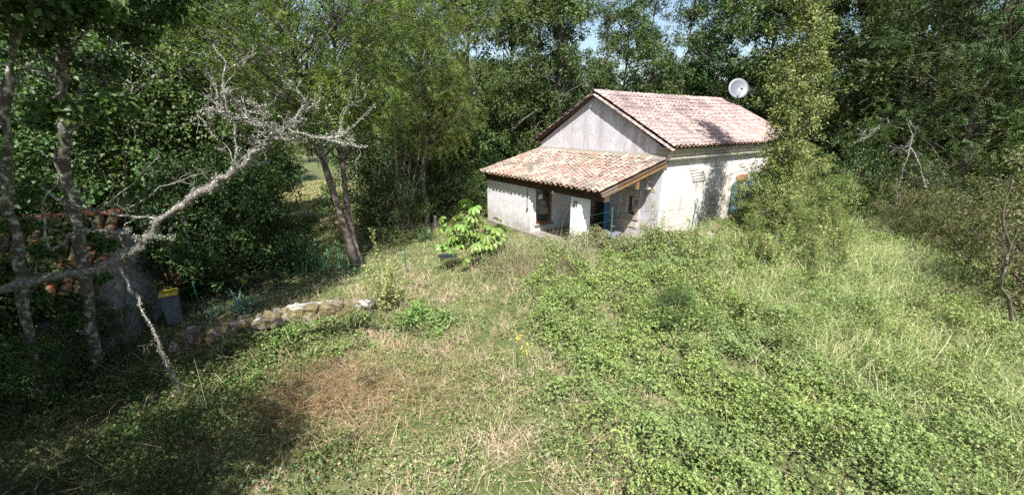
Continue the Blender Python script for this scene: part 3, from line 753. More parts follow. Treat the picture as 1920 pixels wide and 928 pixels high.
# roofs -----------------------------------------------------------------
def canal_tile(L=.42, r0=.070, r1=.090, th=.014, n=6):
    m = MB(); vo = []
    for x, rr in ((0, r0), (L, r1)):
        for q in (rr, rr - th):
            for k in range(n + 1):
                t = math.pi * k / n; m.v.append((x, q * math.cos(t), q * math.sin(t) * .8))
    N = n + 1
    for k in range(n):
        m.f += [(k, k + 1, 2 * N + k + 1, 2 * N + k), (N + k + 1, N + k, 3 * N + k, 3 * N + k + 1), (2 * N + k, 2 * N + k + 1, 3 * N + k + 1, 3 * N + k)]
    return m
TM = [canal_tile(.42 + random.uniform(-.01, .01), .070, .092 + random.uniform(-.004, .004)).mesh('tile', M['tile'], True) for _ in range(3)]
TM2 = [canal_tile(.44, .070, .090 + random.uniform(-.004, .004)).mesh('tile', M['tile2'], True) for _ in range(3)]
TMS = [canal_tile(.44, .082, .102).mesh('tile', M['shedtile'], True)]
RDG = canal_tile(.46, .115, .13).mesh('ridge_tile', M['tile2'], True)
RDGO = canal_tile(.46, .115, .13).mesh('ridge_tile', M['orange'], True)
def roof_slope(parent, top, edge_dir, down, slope_len, width, spacing, expo, meshes, deckmat, chmat, limit_cols, r, tname='tile', sag=0, jitter=.012, deck_th=.05):
    """channel tiles joined, cover tiles one by one; top = upper corner, edge_dir along ridge, down = unit slope vector"""
    top = Vector(top); e = Vector(edge_dir); dn = Vector(down).normalized(); nm = dn.cross(e).normalized()
    if nm.z < 0: nm = -nm
    ncol = int(round(width / spacing)); nrow = int(math.ceil(slope_len / expo - .2))
    sg = lambda u, v: -sag * math.sin(math.pi * u / width) * math.sin(math.pi * min(1, v / slope_len))
    m = MB(); m.prism([top, top + e * width, top + e * width + dn * slope_len, top + dn * slope_len], -nm * deck_th)
    m.build('deck', deckmat, parent)
    m = MB()
    for c in range(ncol):
        u = (c + .0) * spacing
        for k in range(4):
            t0 = math.pi * (1 + k / 4); t1 = math.pi * (1 + (k + 1) / 4)
            if c == 0: continue
            rr = spacing * .42
            pts = []
            for (v) in np.linspace(0.03, slope_len + .05, 6):
                for t in (t0, t1): pts.append(top + e * (u + rr * math.cos(t)) + dn * v + nm * (.105 + sg(u, v) + rr * .8 * math.sin(t)))
            m.add(pts, [(2 * i, 2 * i + 1, 2 * i + 3, 2 * i + 2) for i in range(5)])
    ch = m.build('channel_tiles', chmat, parent); ch['kind'] = 'stuff'
    base = Matrix((tuple(dn), tuple(-e if dn.cross(e).z < 0 else e), tuple(nm))).transposed()
    y = nm.cross(dn); base = Matrix((tuple(dn), tuple(y), tuple(nm))).transposed()
    rest = MB()
    for c in range(ncol):
        for k in range(nrow):
            u = (c + .5) * spacing + r.uniform(-jitter, jitter); v = k * expo + r.uniform(-.022, .022) - .02
            p = top + e * u + dn * v + nm * (.058 + .012 + sg(u, v))
            rt = base.to_4x4() @ Matrix.Rotation(R(2.0 + r.uniform(-1.6, 1.6)), 4, 'Y').inverted() @ Matrix.Rotation(R(r.uniform(-2.5, 2.5)), 4, 'Z') @ Matrix.Rotation(R(r.uniform(-4, 4)), 4, 'X')
            mt = Matrix.Translation(p + nm * .012) @ rt
            if c < limit_cols:
                o = bpy.data.objects.new(tname, r.choice(meshes)); o.matrix_basis = mt; link(o, parent)
            else:
                me = r.choice(meshes); rest.add([mt @ q.co for q in me.vertices], [tuple(f.vertices) for f in me.polygons])
    if rest.v:
        o = rest.build('tile_field', meshes[0].materials[0], parent, smooth=True); o['kind'] = 'stuff'
r = random.Random(3)
def roofpart(name, parent):
    o = bpy.data.objects.new(name, None); link(o, parent); return o
pr = roofpart('porch_roof', house)
roof_slope(pr, (-.002, -.17, 2.79), (0, 1, 0), (-3.1, 0, -.79), 3.2, 6.75, .25, .29, TM, M['oldwood'], M['channel'], 99, r, sag=.05)
mr_ = roofpart('main_roof', house)
roof_slope(mr_, (-.13, 3.2, 5.05), (1, 0, 0), (0, -3.52, -1.84), 3.95, 9.25, .24, .30, TM2, M['oldwood'], M['channel'], 23, r, sag=.10)
roof_slope(mr_, (-.13, 3.2, 5.05), (1, 0, 0), (0, 3.52, -1.84), 3.95, 9.25, .24, .30, TM2, M['oldwood'], M['channel'], 0, r, sag=.06)
for k in range(23):
    o = obj('ridge_tile', RDG, mr_, (-.2 + k * .405, 3.2, 5.10 - .08 * math.sin(math.pi * k / 26) + r.uniform(-.008, .008)), (r.uniform(-.04, .04), R(-1.5), r.uniform(-.03, .03)))
sl = math.atan2(1.84, 3.52)
for sg in (-1, 1):
    for k in range(13):
        v = k * .305; p = Vector((-.14, 3.2 + sg * v * math.cos(sl), 4.99 - v * math.sin(sl)))
        dn = Vector((0, sg * math.cos(sl), -math.sin(sl))); nm = Vector((0, sg * math.sin(sl), math.cos(sl))); y = nm.cross(dn)
        o = obj('verge_tile', r.choice(TM2), mr_); o.matrix_basis = Matrix.Translation(p) @ Matrix((tuple(dn), tuple(y), tuple(nm))).transposed().to_4x4() @ Matrix.Rotation(R(-2 + r.uniform(-1, 1)), 4, 'Y') @ Matrix.Rotation(R(-12 * sg * -1), 4, 'X')
# mortar fillet where porch roof meets the gable
MB().prism([(-.004, -.1, 2.84), (-.004, -.1, 2.98), (-.16, -.1, 2.82)], (0, 6.6, 0)).build('mortar_fillet', M['mortar'], house)
# things on the house ----------------------------------------------------
def hpos(x, y, z): return Vector(HN) + Matrix.Rotation(HA, 3, 'Z') @ Vector((x, y, z))
t = thing('satellite_dish', 'pale round satellite dish on a mast above the far end of the ridge', 'satellite dish', hpos(9.0, 2.5, 4.95))
MB().tube([(0, 0, -.6), (0, 0, .45)], .022, 8).build('mast', M['greywood'], t)
m = MB(); prof = [(0.0, .07), (.1, .066), (.2, .052), (.3, .03), (.4, 0), (.405, -.006), (.4, -.012), (.3, .016), (.2, .038), (0.0, .055)]
m.lathe([(a, -b) for a, b in prof], n=28)
dz = Vector((-.1, -.9, .35)).normalized()
qd = dz.to_track_quat('Z', 'Y')
d = m.build('dish', M['dish'], t, smooth=True, loc=(-.02, -.1, .62)); d.rotation_euler = qd.to_euler(); d.scale = (1.15, 1.24, 1.1)
a = Vector((-.02, -.1, .62)); MB().tube([a + qd @ Vector((0, -.38, 0)), a + qd @ Vector((0, -.22, .34))], .012, 6).build('feed_arm', M['black'], t)
MB().box((-.035, -.03, -.04), (.035, .03, .05)).build('receiver', M['darkplastic'], t, loc=a + qd @ Vector((0, -.2, .35)))
t = thing('wall_lamp', 'white shaded lamp hanging from a bracket by the small window', 'lamp', hpos(0, .36, 1.98), HA)
MB().tube([(0, 0, 0), (-.12, 0, .1), (-.26, 0, .08), (-.28, 0, 0)], .012, 6).build('bracket', M['white'], t, smooth=True)
MB().lathe([(.02, 0), (.035, -.05), (.13, -.13), (.135, -.15), (.12, -.145), (.02, -.05)], (-.28, 0, 0), 16).build('lamp_shade', M['white'], t, smooth=True)
MB().lathe([(.0, -.2), (.03, -.17), (.03, -.12), (.0, -.1)], (-.28, 0, 0), 10).build('bulb', M['dish'], t, smooth=True)
def horseshoe(label, loc):
    pts = [(0, .075 * math.sin(a_), .09 * math.cos(a_)) for a_ in np.linspace(-2.5, 2.5, 13)]
    m = MB(); m.tube(pts, [.014] * 13, 5); o = m.build('horseshoe', M['black'], loc=loc, rot=(0, 0, HA)); tag(o, label, 'horseshoe')
horseshoe('black horseshoe nailed near the top of the white pillar', hpos(-2.97, 1.05, 1.5))
horseshoe('black horseshoe on the stone beside the small window', hpos(-.07, .9, 1.22))
t = thing('bell_pull', 'dark cord with a weight hanging on the white porch wall', 'cord', hpos(-2.93, 3.62, 1.7), HA)
MB().tube([(0, 0, 0), (0, 0, -.75)], .009, 5).build('cord', M['black'], t); MB().lathe([(0, -.84), (.035, -.82), (.03, -.76), (0, -.74)], n=10).build('weight', M['black'], t, smooth=True)
t = thing('window_sticker', 'white and blue arched transfer stuck inside the tall porch window', 'sticker', hpos(-2.37, 3.535, 1.36), HA)
m = MB(); m.prism([(-.11, 0, -.12), (.11, 0, -.12), (.11, 0, .06), (.05, 0, .02), (.0, 0, .09), (-.05, 0, .02), (-.11, 0, .06)], (0, -.004, 0)); m.build('white_figure', M['white'], t)
m = MB(); pts = [(.12 * math.cos(a_), -.003, .05 + .11 * math.sin(a_)) for a_ in np.linspace(0, math.pi, 9)]; m.prism(pts, (0, .005, 0)); m.build('blue_arch', M['blue'], t)
m = MB(); m.box((-.12, -.003, -.16), (.12, .003, -.122)); m.build('green_base', M['greenwire'], t)
for k, (y, lb) in enumerate(((2.75, 'small dark lantern hung under the porch beam beside the window'), (2.2, 'small pale spot lamp clipped under the porch beam'))):
    t = thing('beam_lamp', lb, 'lamp', hpos(-2.93, y, 1.78), HA)
    MB().lathe([(.01, 0), (.03, -.03), (.055, -.1), (.05, -.1), (.0, -.04)], n=10).build('lamp_shade', M['darkplastic' if k == 0 else 'white'], t, smooth=True)
    MB().tube([(.08, 0, .02), (0, 0, .03), (0, 0, 0)], .008, 5).build('hook', M['black'], t)
t = thing('wall_airer', 'white folding clothes airer fixed high on the side wall', 'clothes airer', hpos(1.55, -.03, 2.5), HA)
m = MB()
m.bar((0, 0, 0), (.15, -.3, -.1), .02); m.bar((.85, 0, 0), (.95, -.3, -.1), .02); m.build('arm', M['white'], t)
for k in range(5):
    f_ = (k + 1) / 5; MB().bar((.15 * f_, -.3 * f_, -.1 * f_), (.85 + .1 * f_, -.3 * f_, -.1 * f_), .012).build('rod', M['white'], t)
m = MB(); m.tube([Vector((1.62 + .8 * 0 + 4.0 * k / 6, -.32, 2.42 + .22 * k / 6 - .1 * math.sin(math.pi * k / 6))) for k in range(7)], .006, 4)
o = m.build('clothes_line', M['white'], loc=HN, rot=(0, 0, HA)); tag(o, 'thin white clothes line stretched along the side wall', 'line')
t = thing('garden_table', 'low grey table standing under the open end of the porch', 'table', hpos(-2.1, .35, .02), HA + .3)
MB().box((-.4, -.28, .5), (.4, .28, .53)).build('table_top', M['table'], t, bevel=.01)
for a_, b_ in ((-1, -1), (1, -1), (1, 1), (-1, 1)): MB().bar((a_ * .36, b_ * .24, .5), (a_ * .38, b_ * .26, 0), .03).build('leg', M['darkplastic'], t)
t = thing('plant_pot', 'dark pot on the grey porch table', 'pot', hpos(-1.85, .4, .55), 0)
MB().lathe([(0, 0), (.07, 0), (.1, .17), (.11, .17), (.11, .2), (.09, .2), (.085, .15), (0, .14)], n=14).build('pot_body', M['darkplastic'], t, smooth=True)
m = MB(); m.tube([hpos(10, -.1, 3.1), *[hpos(10 + 7 * k / 6, -1.5 * k / 6, 3.1 - .35 * math.sin(math.pi * k / 6) + .2 * k / 6) for k in range(1, 7)]], .012, 4)
tag(m.build('overhead_cable', M['dish']), 'thin pale cable running from the house end into the trees', 'cable')

# ------------------------------------------------------------------ stones
def rock_mesh(seed, mat):
    r_ = random.Random(seed); me = bpy.data.meshes.new('stone')
    import bmesh
    bm = bmesh.new(); bmesh.ops.create_cube(bm, size=1); bmesh.ops.subdivide_edges(bm, edges=bm.edges[:], cuts=1, use_grid_fill=True)
    for v in bm.verts:
        v.co = v.co.lerp(v.co.normalized() * .58, .28); v.co *= 1 + r_.uniform(-.16, .16)
        v.co += Vector([r_.uniform(-.07, .07) for _ in range(3)])
    bmesh.ops.triangulate(bm, faces=bm.faces[:]); bm.to_mesh(me); bm.free(); me.materials.append(mat)
    return me
ROCKS = [rock_mesh(s, M['drystone']) for s in range(6)]
ROCKG = [rock_mesh(40 + s, M['stonegrey']) for s in range(5)]
def drystone(name, label, path, rows, r, size=(.30, .24, .17), depth=2):
    P = [np.array(p) for p in path]; t = thing(name, label, 'wall', P[0])
    o3 = Vector(P[0]); seg = [np.linalg.norm(P[i + 1] - P[i]) for i in range(len(P) - 1)]; Ltot = sum(seg); cum = np.cumsum([0] + seg)
    for row in range(math.ceil(max(rows))):
        s = r.uniform(0, .1)
        while s < Ltot:
            fx = s / Ltot; nr = np.interp(fx, np.linspace(0, 1, len(rows)), rows)
            l_ = size[0] * r.uniform(.65, 1.5)
            if row < nr + r.uniform(-.4, .3):
                p = np.array([np.interp(s, cum, [q[j] for q in P]) for j in range(3)])
                i = min(len(P) - 2, int(np.searchsorted(cum, s, side='right') - 1)); dd = P[i + 1] - P[i]; an = math.atan2(dd[1], dd[0])
                for k in range(depth):
                    off = (k - (depth - 1) / 2) * size[1] * .9 + r.uniform(-.05, .05)
                    z = T(p[0], p[1]) + (row + .45) * size[2] * .86 + r.uniform(-.02, .02)
                    x = p[0] - math.sin(an) * off; y = p[1] + math.cos(an) * off
                    o = obj('stone', r.choice(ROCKS), t, Vector((x, y, float(z))) - o3, (r.uniform(-.5, .5), r.uniform(-.45, .45), an + r.uniform(-.7, .7)), (l_ * .94, size[1] * r.uniform(.7, 1.15), size[2] * r.uniform(.8, 1.9)))
            s += l_ * .85
    return t
r = random.Random(22)
wp = [at(325, 640, .1), at(430, 632, .1), at(480, 628, .1), at(560, 606, .1), at(640, 588, .1), at(700, 580, .1)]
drystone('drystone_wall', 'low tumbled drystone wall with ochre moss beside the garden fence', wp, [1, 1.2, 3.0, 3.0, 2.4, 1.2], r, (.25, .24, .17))
p = at(583, 572, .42); q = thing('concrete_slab', 'long thin grey concrete slab lying on top of the drystone wall', 'slab', p, R(17))
MB().box((-.5, -.06, 0), (.5, .06, .05), jit=.006).build('slab', M['concrete'], q, bevel=.008)
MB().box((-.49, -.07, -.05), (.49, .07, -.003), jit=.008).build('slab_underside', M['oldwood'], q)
wp2 = [at(690, 446), at(760, 443), at(845, 438)]
drystone('far_stone_wall', 'far low row of pale stones at the back of the shaded garden', wp2, [1, 1.6, 1.2], random.Random(8), (.34, .3, .2), 1)
wp3 = [at(1262, 462, .1), at(1300, 452, .1), at(1345, 444, .1)]
drystone('edging_stones', 'short row of pale stones at the foot of the side wall', wp3, [1, 1.3, 1], random.Random(9), (.4, .3, .22), 1)
p = at(817, 436); t = thing('garden_statue', 'small grey stone garden ornament among irises by the far wall', 'statue', p)
MB().lathe([(0, 0), (.13, 0), (.13, .06), (.08, .09), (.07, .25), (.12, .38), (.09, .48), (.05, .52), (.075, .6), (.06, .68), (0, .72)], n=12).build('figure', M['stonegrey'], t, smooth=True)
p = at(840, 484); t = thing('black_trough', 'low black trough lying in the grass left of the bright green sapling', 'trough', p, .15)
m = MB(); t.scale = (.7, .7, .6); m.box((-.42, -.15, 0), (.42, .15, .05)); m.box((-.42, -.15, .05), (-.38, .15, .2)); m.box((.38, -.15, .05), (.42, .15, .2)); m.box((-.38, -.15, .05), (.38, -.12, .2)); m.box((-.38, .12, .05), (.38, .15, .2)); m.build('basin', M['darkplastic'], t)
m = MB(); m.box((-.38, -.12, .12), (.38, .12, .13)); m.build('water', M['glass'], t)

# ------------------------------------------------------------------ fence
t = thing('wire_fence', 'sagging green wire fence on thin green posts between field and garden', 'fence', (0, 0, 0))
def F3(x, y, h=0): return Vector((x, y, float(T(x, y)) + h))
fp = [F3(-9.9, 9.1), F3(-7.97, 9.75), F3(-5.15, 10.75), F3(-3.0, 11.1), F3(-.9, 11.4), F3(2.75, 11.1), F3(5.5, 12.4), F3(9, 14.8)]
for i, p in enumerate(fp):
    m = MB(); h = (1.0, .95, .85, .8, .85, 1.3, 1.1, 1)[i]; q = p + Vector((random.uniform(-.06, .06), 0, h)); m.bar(p - Vector((0, 0, .1)), q, .035, .012); m.bar(p - Vector((0, .01, .1)), q - Vector((0, .01, 0)), .008, .03); m.build('post', M['greenwire'], t)
for hf in (.93, .72, .5, .28, .08):
    m = MB(); pts = []
    for i in range(len(fp) - 1):
        h0 = (1.0, .95, .85, .8, .85, 1.3, 1.1, 1)
        for k in range(5):
            f_ = k / 5; p = fp[i].lerp(fp[i + 1], f_) + Vector((0, .0, (h0[i] * (1 - f_) + h0[i + 1] * f_) * hf - .07 * math.sin(math.pi * f_))); pts.append(p)
    m.tube(pts, .0045, 3); m.build('wire', M['greenwire'], t)
m = MB()
for i in range(len(fp) - 1):
    for k in range(1, 14):
        f_ = k / 14; p = fp[i].lerp(fp[i + 1], f_); m.bar(p, p + Vector((0, 0, .7)), .0028)
o = m.build('mesh_wires', M['greenwire'], t); o['kind'] = 'stuff'

# ------------------------------------------------------------------ shed
sp = at(222, 668, .0); SA = R(25.5)
shed = thing('stone_shed', 'small old stone shed with mossy red tile roof half hidden by branches', 'shed', sp + np.array([0, 0, -.15]), SA)
SE, SR, SW, SL = 1.95, 3.05, 3.2, 4.6
m = MB(); wall_holes(m, (.06, .4), -SL, -.06, 0, SE, [(-3.7, -2.8, 0, 1.6)], 'x'); m.build('front_wall', M['mortar'], shed)
m = MB(); m.prism([(-.4, .4, 0), (-.4, SW, 0), (-.4, SW, SE), (-.4, SW / 2, SR - .1), (-.4, .4, SE + .25)], (.34, 0, 0)); m.build('gable_wall', M['mortar'], shed)
m = MB(); m.box((-SL, SW, 0), (-.06, SW + .3, SE)); m.box((-SL, .4, 0), (-SL + .3, SW, SE)); m.build('rear_wall', M['mortar'], shed)
r = random.Random(31)
def face_stones(parent, n_rows, rh, u0, u1, place, top=None):
    z = 0.02
    for k in range(n_rows):
        h = rh * r.uniform(.85, 1.15); u = u0
        while u < u1 - .08:
            l_ = min(r.uniform(.2, .46), u1 - u)
            if (top is None or z + h < top((u + l_ / 2))):
                o = obj('stone', r.choice(ROCKG), parent, place(u + l_ / 2, z + h / 2), (r.uniform(-.08, .08), r.uniform(-.08, .08), r.uniform(-.08, .08)), None)
                yield o, l_, h
            u += l_
        z += h
for o, l_, h in face_stones(shed, 9, .215, -2.75, .02, lambda u, z: (u, .02, z)): o.scale = (l_ * .97, .26, h * 1.0)
for o, l_, h in face_stones(shed, 13, .215, .1, SW + .1, lambda u, z: (.0, u, z), lambda u: SE + (SR - SE) * (1 - abs(u - SW / 2) / (SW / 2))): o.scale = (.26, l_ * .97, h * 1.0)
m = MB(); m.box((-3.7, .12, 0), (-2.8, .17, 1.6)); m.build('door', M['bluepl'], shed)
s_roof = roofpart('roof', shed)
sl2 = math.atan2(SR - SE, SW / 2)
roof_slope(s_roof, (-SL - .1, SW / 2, SR), (1, 0, 0), (0, -SW / 2, -(SR - SE)), 2.1, SL + .2, .245, .32, TMS, M['oldwood'], M['shedtile'], 99, r, jitter=.02)
roof_slope(s_roof, (-SL - .1, SW / 2, SR), (1, 0, 0), (0, SW / 2, -(SR - SE)), 2.1, SL + .2, .245, .32, TMS, M['oldwood'], M['shedtile'], 0, r, jitter=.02)
for k in range(12): obj('ridge_tile', RDGO, s_roof, (-SL - .1 + k * .405, SW / 2, SR + .06 + r.uniform(-.02, .02)), (0, R(-2), r.uniform(-.05, .05)))
r2 = np.random.default_rng(4); iv = thing('ivy', 'dark ivy spreading over the front wall and lower roof of the shed', 'climbing plant', shed.location, SA)
n = 9000; X = -SL + SL * .95 * r2.random(n); Hh = r2.random(n)
kp = fbm(X * 1.3, Hh * 3.5, n2) > .46 - .25 * (X < -1.8); X, Hh = X[kp], Hh[kp]; n = len(X)
zz = Hh * 3.0; up_ = zz > SE
Yv = np.where(up_, (zz - SE) / (SR - SE) * SW / 2 - .05, -.12); Zv = np.where(up_, zz + .16, zz)
P_ = np.stack([X, Yv - .12 * r2.random(n), Zv + .08 * r2.random(n)], -1); L_ = .05 + .05 * r2.random(n)
V_, F_ = leaves(P_, norm(np.array([0, -.3, -1.]) + r2.normal(size=(n, 3)) * .5), norm(np.array([0, -1, .5]) + r2.normal(size=(n, 3)) * .4), L_, L_ * .85)
obj('foliage', np_mesh('foliage', V_, F_, M['gr_dark']), iv)
MB().tube([(-2.6, -.08, 0), (-2.5, -.1, .7), (-2.7, -.08, 1.3), (-2.4, -.1, 1.9)], [.03, .025, .02, .01], 5).build('stem', M['twig'], iv)
# things beside the shed
def plank(label, p0, p1, wd, mat, name='plank'):
    m = MB(); m.bar(Vector(p0), Vector(p1), wd, .03); tag(m.build(name, mat), label, 'plank')
g1 = aty(322, 470, 11.2); plank('weathered grey plank leaning upright beside the shed, the left one', g1, aty(318, 388, 11.5), .11, M['greywood'])
plank('weathered tan plank leaning askew beside the shed, the right one', aty(358, 470, 11.2), aty(338, 390, 11.5), .10, M['greywood'])
b0 = at(300, 600)
for k, lb in enumerate(('dark red plank propped against the shed gable, the innermost', 'dark red plank propped against the shed gable, between the other two', 'dark red plank propped against the shed gable, the outermost')):
    plank(lb, aty(312 + 12 * k, 535, 10.6), aty(278 + 14 * k, 455, 11.0), .10, M['redwood'])
bk = at(352, 560); t = thing('brick_stack', 'stack of red bricks standing behind the yellow-lidded bin', 'bricks', bk, R(20))
for a_ in range(7):
    for c_ in range(3):
        for d_ in range(2):
            MB().box((c_ * .225 - .3, d_ * .11 - .1, a_ * .075), (c_ * .225 - .09, d_ * .11, a_ * .075 + .066), jit=.004).build('brick', M['shedtile'], t)
bp = at(330, 606); t = thing('wheelie_bin', 'grey wheelie bin with a bright yellow lid beside the shed', 'bin', bp, R(35)); t.scale = (.78, .78, .82)
def frust(m, w0, d0, z0, w1, d1, z1, off=(0, 0)):
    vs = [(sx * w0 / 2, sy * d0 / 2, z0) for sx, sy in ((-1, -1), (1, -1), (1, 1), (-1, 1))] + [(sx * w1 / 2 + off[0], sy * d1 / 2 + off[1], z1) for sx, sy in ((-1, -1), (1, -1), (1, 1), (-1, 1))]
    m.add(vs, [(0, 3, 2, 1), (4, 5, 6, 7), (0, 1, 5, 4), (1, 2, 6, 5), (2, 3, 7, 6), (3, 0, 4, 7)])
m = MB(); frust(m, .38, .42, .05, .47, .52, .93); m.build('body', M['binbody'], t, bevel=.02)
m = MB(); frust(m, .51, .56, .932, .53, .58, .985); m.build('rim', M['dish'], t, bevel=.01)
m = MB(); frust(m, .52, .57, .988, .46, .48, 1.07, (0, .01)); lid = m.build('lid', M['yellowlid'], t, bevel=.02)
MB().tube([(-.2, .31, .99), (.2, .31, .99)], .016, 6).build('handle', M['yellowlid'], lid)
for s_ in (-1, 1):
    MB().tube([(s_ * .20, .2, .1), (s_ * .245, .2, .1)], .1, 14).build('wheel', M['darkplastic'], t)
p = at(276, 580); t = thing('clay_pot', 'large brown round pot in the shade against the shed', 'pot', p)
MB().lathe([(0, 0), (.12, 0), (.2, .12), (.22, .25), (.17, .38), (.19, .42), (.15, .42), (.14, .36), (0, .3)], n=18).build('pot_body', M['terracotta'], t, smooth=True)
p = at(300, 588); t = thing('bucket', 'dark green bucket between the brown pot and the bin', 'bucket', p)
MB().lathe([(0, 0), (.12, 0), (.16, .3), (.17, .3), (.17, .32), (.15, .32), (.11, .03), (0, .02)], n=16).build('bucket_body', M['greenpl'], t, smooth=True)
MB().tube([(.165 * math.cos(a_), 0, .3 + .16 * math.sin(a_)) for a_ in np.linspace(0, math.pi, 9)], .005, 4).build('bail', M['black'], t)
p = at(118, 668, .2); t = thing('blue_board', 'blue plastic lid lying slanted near the shed door', 'board', p, R(20)); 
MB().box((-.28, -.2, 0), (.28, .2, .03)).build('panel', M['bluepl'], t, bevel=.01); MB().box((-.28, -.205, -.05), (.28, -.2, .0)).build('rim', M['bluepl'], t)

# ------------------------------------------------------------------ the wood round the clearing
def gx(px, y): return (px - 960) / F_PX * (y * math.cos(PITCH) + 4.3 * math.sin(PITCH))
rt = random.Random(77)
def tp(key, px, y, s, name, label, cat='tree', group=None, sz=None):
    x = gx(px, y); return plant_tree(key, name, label, cat, (x, y, float(T(x, y)) - .05), rt.uniform(0, 6.28), s, group, sz)
WOOD = [
 ('f2', 885, 22.5, .92, 'oak_tree', 'leafy tree directly left of the gable peak, behind the low end of the porch roof'),
 ('f1', 960, 24.5, .95, 'oak_tree', 'dense tree behind the left slope of the gable'),
 ('f2', 1045, 26, .95, 'oak_tree', 'tree with sunlit tufts just left of the ridge end, behind the gable'),
 ('thin', 1120, 29, 1.0, 'slender_tree', 'slender thin-crowned tree against the blue sky gap over the gable peak'),
 ('thin', 1200, 27, 1.05, 'slender_tree', 'slender tree behind the near third of the roof ridge'),
 ('thin', 1262, 29, 1.0, 'slender_tree', 'slender tree behind the middle of the roof ridge'),
 ('thin', 1325, 28, 1.05, 'slender_tree', 'thin tree behind the ridge, between the middle and the satellite dish'),
 ('f2', 1400, 27, .95, 'oak_tree', 'dark tree standing directly behind the satellite dish'),
 ('f1', 1455, 23.5, 1.05, 'oak_tree', 'dark tree behind the far end of the roof and the hornbeam'),
 ('f1', 1545, 20, 1.02, 'acacia_tree', 'dark shaded tree immediately right of the leaning hornbeam'),
 ('hang', 1640, 18.5, .95, 'acacia_tree', 'feathery tree with drooping sprays behind the dead hanging branch'),
 ('hang', 1760, 15.5, .92, 'acacia_tree', 'large feathery acacia with its crown overhanging the far edge of the field'),
 ('f3', 1850, 16.5, .9, 'acacia_tree', 'broad grey-green tree by the side edge of the clearing, leafy to the ground'),
 ('hang', 1945, 14.5, .85, 'acacia_tree', 'feathery acacia cut by the frame behind the olive bushes'),
 ('f2', 1690, 24, 1.0, 'acacia_tree', 'tall grey-green tree deep behind the overhanging acacia'),
 ('f1', 1600, 26, 1.05, 'acacia_tree', 'deep green tree at the back between hornbeam and acacia'),
 ('f1', 1160, 33, 1.0, 'oak_tree', 'dark tree far back behind the near third of the ridge'),
 ('f1', 1300, 31, 1.0, 'oak_tree', 'dark tree far back left of the satellite dish'),
 ('f2', 1010, 30, 1.05, 'oak_tree', 'tree far back filling the space left of the ridge end'),
 ('f3', 830, 21, .74, 'light_tree', 'paler green bushy tree at the garden back beside the porch'),
 ('f2', 765, 23, .9, 'light_tree', 'grey-green tree behind the bare grey shrub'),
 ('f3', 700, 22, .78, 'light_tree', 'bushy tree behind the forked locust trunks'),
 ('f2', 510, 21, .95, 'maple_tree', 'tall grey-green tree left of the bright meadow gap'),
 ('maple', 455, 17, .95, 'maple_tree', 'dark maple rising behind the round dark bush'),
 ('f1', 385, 20, 1.0, 'maple_tree', 'dense green tree behind the lichened fork of the branch'),
 ('maple', 320, 16, .95, 'maple_tree', 'dark maple behind the shed roof end'),
 ('f1', 240, 21, .95, 'maple_tree', 'mid green tree behind the shed ridge'),
 ('maple', 170, 14.5, .9, 'maple_tree', 'dark maple with pale speckled stem between the lichened trunks'),
 ('f2', 95, 20, .9, 'maple_tree', 'grey-green tree behind the nearer lichened trunks'),
 ('maple', 20, 14, .9, 'maple_tree', 'dark maple cut by the frame behind the shed'),
]
for k_, px, y, s, nm, lb in WOOD: tp(k_, px, y, s, nm, lb)
# far rows: nothing tells these apart
for i in range(40):
    px = -150 + i * 57 + rt.uniform(-25, 25); y = rt.uniform(33, 44)
    if 520 < px < 660: y = 58
    tp(rt.choice(['f1', 'f3', 'f2']), px, y, rt.uniform(.75, 1.0) if not 1050 < px < 1400 else .62, 'far_tree', 'tree of the far wood glimpsed between nearer trunks', group='far trees of the wood')
for i in range(16):
    px = 820 + i * 52 + rt.uniform(-20, 20)
    tp('f3', px, rt.uniform(28.5, 32), rt.uniform(.50, .66), 'understory_tree', 'low leafy tree in the dark understory of the wood', group='understory trees of the wood')
for i in range(7):
    px = 40 + i * 60 + rt.uniform(-20, 20)
    tp('f3', px, rt.uniform(24, 29), rt.uniform(.55, .7), 'understory_tree', 'low leafy tree in the dark understory of the wood', group='understory trees of the wood')
# shrubs under the wood
for px, y, s, lb in [(1510, 15.5, .8, 'dark bush under the trees just right of the hornbeam foot'), (1590, 16, .95, 'green bush at the shaded far edge of the field, below the dead branch'),
                     (1690, 15, .8, 'low green bush at the field edge right of the dead branch'), (705, 19.5, .7, 'green bush between the locust trunks and the meadow'),
                     (745, 15.7, .8, 'green bush below the bare grey shrub'), (815, 19, .85, 'green bush at the wall end of the garden near the porch'), (880, 19.5, .75, 'bush against the left end of the porch'),
                     (505, 17.5, .7, 'dark bush left of the meadow gap')]:
    tp('green_bush', px, y, s, 'bush', lb, 'bush', sz=s * (1.15 if px == 745 else 1))
for px, y, s, lb in [(1870, 8.6, .95, 'olive-brown bush with a dark leaning stem at the frame edge'), (1950, 8.0, .95, 'taller olive bush cut by the frame edge beside the dark stem'), (1800, 11.8, .75, 'brownish bush at the side edge of the field in front of the acacia'),
                     (1655, 13.2, .6, 'olive bush closing the far edge of the field below the dead branch'), (1720, 12.4, .6, 'olive bush at the far edge of the field, midway to the frame edge'), (1790, 10.9, .55, 'low brownish bush standing forward at the side edge of the field'), (1900, 10.8, 1.15, 'tall brown-green bush behind the dark leaning stem'), (1740, 13.3, .55, 'small olive bush at the far corner of the field')]:
    tp('bush', px, y, s, 'olive_bush', lb, 'bush')
tree_variant('ivybush', 23, 4.6, 1.5, .1, .1, 95, 240, M['gr_dark'], M['bark'], leaf=.085, asp=.75, clump=.42, prof='skirt')
tp('dark', 455, 12.6, 1.0, 'dark_bush', 'round dense dark green bush right of the brick stack', 'bush')
tp('dark', 385, 12.3, .82, 'dark_bush', 'dark ivy-green bush touching the planks beside the shed', 'bush')
tp('dark', 495, 15.0, .9, 'dark_bush', 'dark hanging bush behind the iris bed, left of the meadow gap', 'bush')
